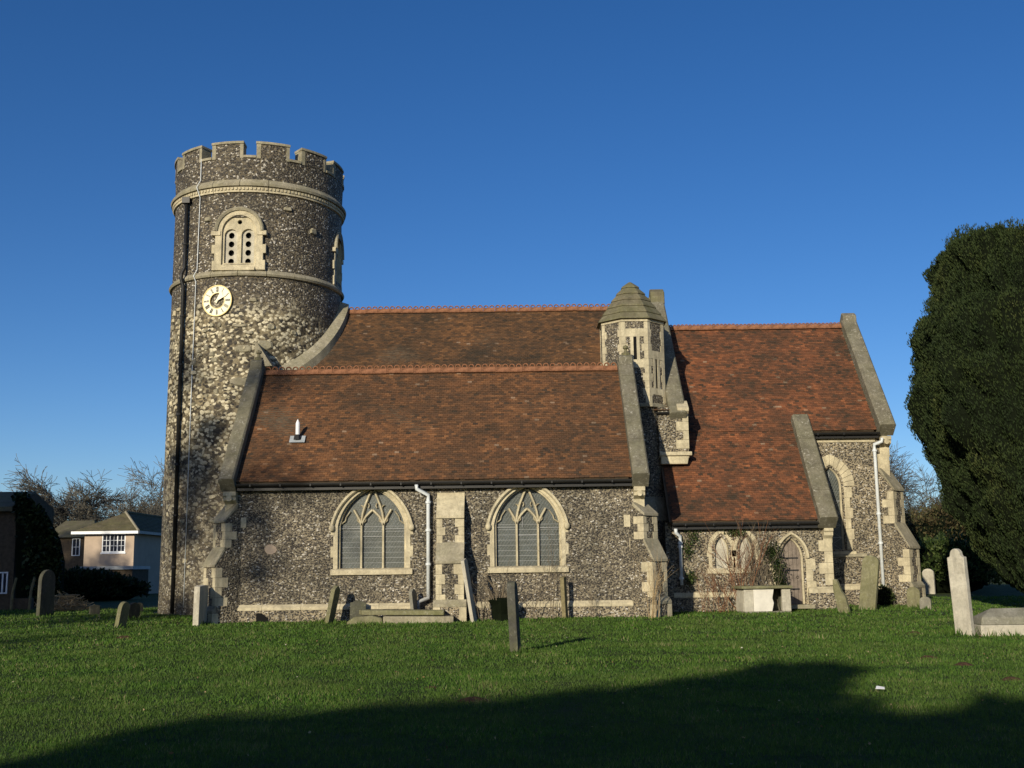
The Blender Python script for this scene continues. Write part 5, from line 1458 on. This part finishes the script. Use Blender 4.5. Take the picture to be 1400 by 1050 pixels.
o = M().add([(-.06, -.03, .05), (.05, -.04, .045), (.07, .03, .06), (-.02, .05, .075), (-.06, -.03, .054), (.05, -.04, .049), (.07, .03, .064), (-.02, .05, .079)], [(3, 2, 1, 0), (4, 5, 6, 7), (0, 1, 5, 4), (1, 2, 6, 5), (2, 3, 7, 6), (3, 0, 4, 7)]).build('paper_scrap', MT['paper'])
o.location = (x, y, z); tag(o, 'white scrap of paper lying on the sunny grass at right', 'litter')

# ------------------------------------------------------------------ houses and trees in the distance
def window_unit(x0, x1, yf, z0, z1, cols, rows, parent, bars=True):
    f = M(); t = .06
    f.box(x0, x1, yf-.05, yf+.05, z0, z0+t); f.box(x0, x1, yf-.05, yf+.05, z1-t, z1)
    n = cols
    for i in range(n+1):
        xx = x0+(x1-x0-t)*i/n; f.box(xx, xx+t, yf-.045, yf+.045, z0+t, z1-t)
    fr = f.build('window', MT['upvc'], parent)
    for i in range(n):
        xa = x0+(x1-x0-t)*i/n+t; xb = x0+(x1-x0-t)*(i+1)/n
        M().box(xa, xb, yf+.0, yf+.02, z0+t, z1-t).build('pane', MT['pane'], fr)
        if bars:
            b = M(); b.box((xa+xb)/2-.014, (xa+xb)/2+.014, yf-.015, yf-.001, z0+t, z1-t)
            for k in range(1, rows): zz = z0+t+(z1-z0-2*t)*k/rows; b.box(xa, xb, yf-.017, yf-.003, zz-.014, zz+.014)
            b.build('glazing_bars', MT['upvc'], fr)
    return fr
def rendered_house():
    Y = 70.0; x0 = at(115, 750, Y)[0]; x1 = at(183, 750, Y)[0]; ze = at(150, 727, Y)[1]; zr = at(172, 702, 72.5)[1]; g = gz(x0, Y)
    t = thing('rendered_house', 'pink rendered house with white window and hipped brown roof left of tower', 'house', ((x0+x1)/2, Y, g))
    xw0, xw1 = at(139.5, 740, Y)[0], at(171.5, 740, Y)[0]; zw0, zw1 = at(155, 755, Y)[1], at(155, 730, Y)[1]
    M().prism([(x0, g-.3), (x1, g-.3), (x1, ze), (x0, ze)], 'xz', Y, Y+.3, holes=[[(xw0, zw0), (xw1, zw0), (xw1, zw1), (xw0, zw1)]]).build('front_wall', MT['render'], t)
    M().box(x1-.3, x1, Y+.302, Y+12, g-.3, ze).build('side_wall', MT['render'], t)
    M().box(x0, x0+.3, Y+.302, Y+12, g-.3, ze).build('side_wall', MT['render'], t)
    window_unit(xw0, xw1, Y+.05, zw0, zw1, 3, 3, t)
    M().box(xw0-.05, xw1+.05, Y-.06, Y+.02, zw0-.1, zw0-.002).build('sill', MT['upvc'], t)
    e = .35; xm = (x0+x1)/2+.35; a = (x0-e-.3, Y-e, ze); b = (x1+e, Y-e, ze); c = (x1+e, Y+12+e, ze); d = (x0-e-.3, Y+12+e, ze); r1 = (xm, Y+1.7, zr); r2 = (xm, Y+10.5, zr)
    rf = M().add([a, b, c, d, r1, r2], [(0, 1, 4), (1, 2, 5, 4), (2, 3, 5), (3, 0, 4, 5), (3, 2, 1, 0)]).build('roof', MT['roofg'], t)
    # tile courses on the two slopes we see
    m = M()
    def course(A, B, C, D, n):
        A, B, C, D = map(Vector, (A, B, C, D)); nrm = (B-A).cross(D-A).normalized()*.03
        for k in range(n):
            p = A.lerp(D, k/n); q = B.lerp(C, k/n); p2 = A.lerp(D, (k+1.1)/n); q2 = B.lerp(C, (k+1.1)/n)
            m.add([p+nrm*1.6, q+nrm*1.6, q2+nrm*.3, p2+nrm*.3, p, q], [(0, 1, 2, 3), (4, 5, 1, 0)])
    course(a, b, r1, r1, 14); course(b, c, r2, r1, 12)
    m.build('roof_tiles', MT['roofg'], rf, kind='stuff', recalc=False)
    M().tube([Vector(b)+Vector((0, 0, .04)), Vector(r1)+Vector((0, 0, .05))], .08, 6).build('hip_tiles', MT['old'], rf)
    M().tube([Vector(r1)+Vector((0, 0, .05)), Vector(r2)+Vector((0, 0, .05))], .09, 6).build('ridge_tiles', MT['roofg'], rf)
    M().box(x0-e-.35, x1+e, Y-e-.05, Y-e+.02, ze-.14, ze+.03).build('fascia', MT['upvc'], t); M().box(x1+e-.02, x1+e+.04, Y-e+.022, Y+12, ze-.14, ze+.03).build('fascia', MT['greyp'], t)
    # low flat roof lean-to in front
    zf = at(150, 776, Y-3)[1]; xa = at(104, 776, Y-3)[0]; xb = at(181, 776, Y-3)[0]
    ga = thing('flat_roofed_garage', 'dark low garage with flat roof below the rendered house', 'garage', ((xa+xb)/2, Y-3, g))
    M().box(xa, xb, Y-3, Y-.02, g-.3, zf-.12).build('wall', MT['brick_d'], ga); M().box(xa-.1, xb+.1, Y-3.15, Y-.01, zf-.118, zf+.08).build('flat_roof', MT['lead'], ga)
    M().box(xb-3.0, xb-.5, Y-3.06, Y-3.001, g, zf-.5).build('door', MT['greyp'], ga)
rendered_house()
def dark_house(name, label, Y, pxa, pxb, py_e, ridge, mat, depth=8):
    x0 = at(pxa, py_e, Y)[0]; x1 = at(pxb, py_e, Y)[0]; ze = at(pxb, py_e, Y)[1]; g = gz(x1, Y)
    t = thing(name, label, 'house', ((x0+x1)/2, Y, g))
    return t, x0, x1, ze, g
# brown brick house at the far left edge, its gable smothered in ivy
t, x0, x1, ze, g = dark_house('ivy_covered_house', 'dark brown brick house with ivy gable at the left edge', 50, -160, 15, 690, 0, 'brick_d')
M().box(x0, x1-.01, 50, 50.3, g-.3, ze).build('front_wall', MT['brick_d'], t)
zr = at(33, 675, 52)[1]
M().prism([(50, g-.3), (50, ze), (52, zr), (54, ze), (54, g-.3)], 'yz', x1-.3+.291, x1+.291).build('gable_wall', MT['brick_d'], t)
rf = M().add([(x0, 49.7, ze-.1), (x1+.2, 49.7, ze-.1), (x1+.2, 52, zr+.1), (x0, 52, zr+.1), (x0, 54.3, ze-.1), (x1+.2, 54.3, ze-.1), (x0, 49.7, ze-.3), (x1+.2, 49.7, ze-.3), (x1+.2, 52, zr-.1), (x1+.2, 54.3, ze-.3)], [(0, 1, 2, 3), (3, 2, 5, 4), (6, 7, 1, 0), (7, 8, 2, 1), (8, 9, 5, 2)]).build('roof', MT['roofg'], t)
for (pa_, pb_, qa, qb) in ((-60, -40, 716, 742), (-2, 12, 782, 812)):
    window_unit(at(pa_, qa, 50)[0], at(pb_, qa, 50)[0], 49.97, at(pa_, qb, 50)[1], at(pa_, qa, 50)[1], 2, 2, t, bars=False)
def ivy_mass():
    P = []; D = []; rr = random.Random(4); 
    xg = x1+.35
    t = thing('gable_ivy', 'great dark mass of ivy hanging over the gable of the brick house', 'creeper', (xg, 51, g))
    n = 9000
    pts = [(36, 676), (44, 690), (56, 697), (66, 715), (76, 735), (82, 765), (80, 800), (84, 830)]
    core = M()
    for k in range(n):
        py = rr.uniform(676, 832)
        for (a, b), (c, d) in zip(pts, pts[1:]):
            if b <= py <= d: right = a+(c-a)*(py-b)/(d-b)
        px = right-abs(rr.gauss(0, 16)); Y = 49.6+rr.uniform(-.5, .6)
        if px < 22: continue
        X, Z = at(px+rr.gauss(0, 1), py, Y); P.append((X, Y, Z)); D.append((rr.gauss(.3, .5), -rr.uniform(.2, 1), rr.gauss(-.1, .5)))
    cards(np.array(P), np.array(D), rng.uniform(.14, .3, len(P)), rng.uniform(.06, .1, len(P)), 'foliage', IVY, t)
    poly = [at(a-3, b+3, 49.8) for (a, b) in pts]+[at(24, 835, 49.8), at(24, 700, 49.8)]
    core.prism(poly, 'xz', 49.6, 50.6).build('branches', CORE, t)  # dark backing slab for the shade within the ivy
ivy_mass()
# a second house glimpsed between
Y = 88
xa, xb = at(66, 740, Y)[0], at(128, 740, Y)[0]; ze = at(100, 733, Y)[1]; zr = at(90, 712, Y+4)[1]; g = gz(xa, Y)
t = thing('back_house', 'dark house with one white window glimpsed between ivy and rendered house', 'house', ((xa+xb)/2, Y, g))
M().box(xa, xb, Y, Y+.3, g-.3, ze).build('front_wall', MT['brick_d'], t)
M().box(xa, xb, Y+7.7, Y+8, g-.3, ze).build('back_wall', MT['brick_d'], t)
M().add([(xa-.3, Y-.4, ze-.1), (xb+.3, Y-.4, ze-.1), (xb-1.5, Y+4, zr), (xa-.3, Y+4, zr), (xa-.3, Y+8.4, ze-.1), (xb+.3, Y+8.4, ze-.1)], [(0, 1, 2, 3), (3, 2, 5, 4), (1, 5, 2), (0, 4, 5, 1)]).build('roof', MT['roofg'], t)
window_unit(at(99, 740, Y)[0], at(110, 740, Y)[0], Y-.02, at(99, 760, Y)[1], at(99, 736, Y)[1], 1, 2, t)
# dark hedge, low wall, posts and a brush heap before the houses
leafy_mass('dark_hedge', 'dark evergreen hedge in shade before the garage', 'hedge', at(105, 800, 58)[0], 58, gz(-23, 58), gz(-23, 58)+1.5, 2.4, 1.2, 3500, IVY, .2, 21)
leafy_mass('dark_hedge', 'lower dark bush in shade right of the evergreen hedge', 'hedge', at(148, 812, 59)[0], 59, gz(-21, 59), gz(-21, 59)+1.2, 1.9, 1.0, 2200, IVY, .18, 22)
xw0, xw1 = at(-30, 835, 46)[0], at(42, 835, 46)[0]
w_ = M().box(xw0, xw1, 46, 46.25, gz(-20, 46)-.3, gz(-20, 46)+.45).build('garden_wall', MT['brick_d']); tag(w_, 'low dark garden wall at the left edge of the lawn', 'wall')
for k, (px, l) in enumerate(((14, 'left one of two leaning wooden posts on the low garden wall'), (39, 'right one of two leaning wooden posts on the low garden wall'))):
    x, z = at(px, 838, 45.7); zt = at(px, 790, 45.7)[1]
    o = M().tube([(0, 0, -.3), (.05, 0, (zt-z)*.6), (.16, 0, zt-z)], [.06, .055, .05], 6).build('wooden_post', MT['woodg']); o.location = (x, 45.7, z); tag(o, l, 'post', 'posts by the garden wall')
def brush_heap():
    x, y, z = ground_at(90, 838); y = 44.5; x = at(88, 838, y)[0]; z = gz(x, y); rr = random.Random(2); m = M()
    for i in range(420):
        a = rr.uniform(0, 6.28); q = rr.random()**.6; p = Vector((q*.95*math.cos(a), q*.6*math.sin(a), rr.uniform(0, .85*(1-q*.8))))
        d = Vector((rr.gauss(0, 1), rr.gauss(0, 1), rr.gauss(0, .5))).normalized()*rr.uniform(.15, .4)
        m.tube([p-d, p+d+Vector((0, 0, rr.uniform(-.05, .05)))], rr.uniform(.008, .02), 3, cap=False)
    o = m.build('brush_heap', MT['straw'], recalc=False); o.location = (x, y, z); tag(o, 'heap of pale cut branches beside the tall dark headstone', 'brush heap')
brush_heap()

GT = 'bare trees behind the houses'
bare_tree(at(150, 700, 100)[0], 100, 23, 5, 'wide bare tree rising directly behind the rendered house', GT, 1.3, 6, r=.32, tf=.21, fan=4, twig=.042)
bare_tree(at(200, 700, 108)[0], 108, 19, 16, 'bare tree half hidden behind the tower left edge', GT, 1.3, 6, r=.3, tf=.21, fan=4, twig=.042)
bare_tree(at(1238, 760, 78)[0], 78, 14.5, 27, 'tall bare tree in the gap between chancel and yew', 'bare trees beyond the chancel', 1.2, 6, r=.25, tf=.25, fan=4, twig=.026)
bare_tree(at(1285, 760, 82)[0], 82, 13.5, 28, 'bare tree beyond the chancel with its crown touching the yew', 'bare trees beyond the chancel', 1.3, 6, r=.22, tf=.25, fan=4, twig=.026)
for i, (px, Y, w_, h, mt, l, sd) in enumerate(((1262, 66, 5.0, 3.9, HEDGE, 'brown winter thicket beyond the chancel buttress', 31), (1292, 60, 4.5, 4.2, HEDGE, 'brown thicket against the left flank of the yew', 32),
        (1262, 56, 4.4, 2.3, GREENB, 'green laurel bush behind the pale weathered headstone', 33), (1296, 52, 3.6, 2.4, GREENB, 'green bush in the shade of the yew', 34))):
    x = at(px, 800, Y)[0]; z = gz(x, Y)
    leafy_mass('thicket' if mt is HEDGE else 'laurel_bush', l, 'bush', x, Y, z, z+h, w_/2, w_/2, 7000, mt, .17, sd, rough=.4)
# far belt of trees all round the horizon
def far_belt():
    rr = np.random.default_rng(3); P = []; D = []
    for i in range(46000):
        a = rr.uniform(-.75, .75); d = rr.uniform(150, 190)
        h = 5.5+2.5*noise.noise((a*9, 0, 1))+1.5*noise.noise((a*31, 2, 1))
        P.append((d*math.sin(a), d*math.cos(a), rr.random()**.8*h)); D.append((rr.normal(), rr.normal(), rr.normal()+.6))
    o = cards(np.array(P), np.array(D), rr.uniform(.5, 1.1, len(P)), rr.uniform(.15, .3, len(P)), 'far_woodland', HEDGE, None, 'stuff')
far_belt()

# ------------------------------------------------------------------ unseen trees behind and left of the camera, placed for their shade in the view
def shade_hedge_row():
    edge = [(-260, 1085), (-60, 1068), (0, 1047), (100, 1032), (160, 1008), (200, 997), (300, 987), (400, 982), (500, 972), (600, 966), (700, 959), (800, 949), (860, 943), (900, 939), (950, 930), (1000, 923), (1030, 914), (1055, 909), (1090, 911), (1120, 908), (1163, 913), (1150, 926), (1132, 942), (1128, 955), (1150, 962), (1185, 970), (1215, 978), (1260, 982), (1310, 979), (1340, 970), (1362, 955), (1385, 966), (1440, 975), (1560, 960), (1760, 985)]
    YP = -20.0; pts = []
    for (px, py) in edge:
        X, Y, Z = ground_at(px, py); t = (Y-YP)/(-SUNV.y); pts.append((X+SUNV.x*t, Z+SUNV.z*t))  # outline traced back along the sun from the wanted shadow edge
    x0, x1 = pts[0][0]-4, pts[-1][0]+6; g = -.2
    t = thing('shade_hedge', 'unseen tall evergreen screen behind the photographer, shaped to shade the near lawn', 'hedge', ((x0+x1)/2, YP, 0))
    poly = [(x0, g), (x0, pts[0][1])]+pts+[(x1, pts[-1][1]), (x1, g)]
    M().prism(poly[::-1], 'xz', YP-.6, YP+.2).build('branches', CORE, t)  # solid light-blocking slab cut to that outline
    rr = random.Random(6); P = []; D = []
    for (a, b), (c, d) in zip(pts, pts[1:]):
        L = math.hypot(c-a, d-b)
        for k in range(int(L*130)):
            f = rr.random(); dep = rr.gauss(0, .10)
            P.append((a+(c-a)*f+rr.gauss(0, .06), YP-.2+rr.gauss(0, .3), b+(d-b)*f+dep)); D.append((rr.gauss(0, .6), rr.gauss(0, .6), rr.gauss(.3, .6)))
    for k in range(9000):
        P.append((rr.uniform(x0, x1), YP+.25+rr.random()*.2, rr.uniform(0, 6))); D.append((rr.gauss(0, .5), 1, rr.gauss(.3, .4)))
    cards(np.array(P), np.array(D), rng.uniform(.12, .28, len(P)), rng.uniform(.05, .09, len(P)), 'foliage', YEWM, t)
shade_hedge_row()
for i, (x, y, h, r, l) in enumerate(((-50, 0, 21.5, 4.5, 'first tall evergreen added out of view left of the churchyard for shade'), (-48, 9, 21, 4, 'second tall evergreen added for shade, beside the first'), (-46.5, 19, 18.6, 3.6, 'third evergreen added for shade, nearest the houses'),
                              (-42, -8, 22, 3.8, 'evergreen added left behind the photographer to cast shade'), (-56, 5, 21, 4, 'evergreen added for shade farthest left behind the others'), (-44.5, 2, 28, 5, 'broad evergreen added for shade near the first tall one'), (-62, 19, 29, 4.5, 'evergreen added beyond the others to shade the back house'), (-57, 24, 27, 3.5, 'slim evergreen added for shade farthest along towards the houses'), (-50, -5, 24, 4.5, 'tallest evergreen of the group added for shade left of the churchyard'), (-40.5, -1, 26, 4.2, 'small evergreen added for shade on the churchyard side of the group'))):
    z = gz(x, y)
    leafy_mass('shade_conifer', l, 'tree', x, y, z, z+h, r, r, 5000, YEWM, .5, 40+i, rough=.18, group='unseen conifers added to shade the houses')  # out of view, added as sun blockers for the houses at left
def clad_tree(x, y, h, r, z0, z1, n, seed, label):
    t = bare_tree(x, y, h, seed, label, 'bare trees behind the photographer', 1.15, 6, 'bark', .45, 4, .24, .05)
    rr = np.random.default_rng(seed); P = []
    cl = [(rr.normal(0, r*.45), rr.normal(0, r*.45), rr.uniform(z0, z1), rr.uniform(.4, 1.1)) for _ in range(26)]
    for k in range(n):
        a = cl[rr.integers(len(cl))]; P.append((x+a[0]+rr.normal(0, a[3]*.6), y+a[1]+rr.normal(0, a[3]*.6), a[2]+rr.normal(0, a[3]*.6)))
    cards(np.array(P), rr.normal(0, 1, (n, 3)), rr.uniform(.2, .4, n), rr.uniform(.08, .14, n), 'shade_ivy_clumps', IVY, t)  # leaf clumps added to deepen the dappled shade
clad_tree(-35.2, -17, 26, 4.2, 17, 26.5, 3600, 51, 'bare tree behind the photographer, ivy added to deepen its shade on the tower foot')
clad_tree(-29.6, -17, 21, 1.6, 18, 21.5, 700, 52, 'smaller bare tree right of the first behind the photographer, ivy added for shade')
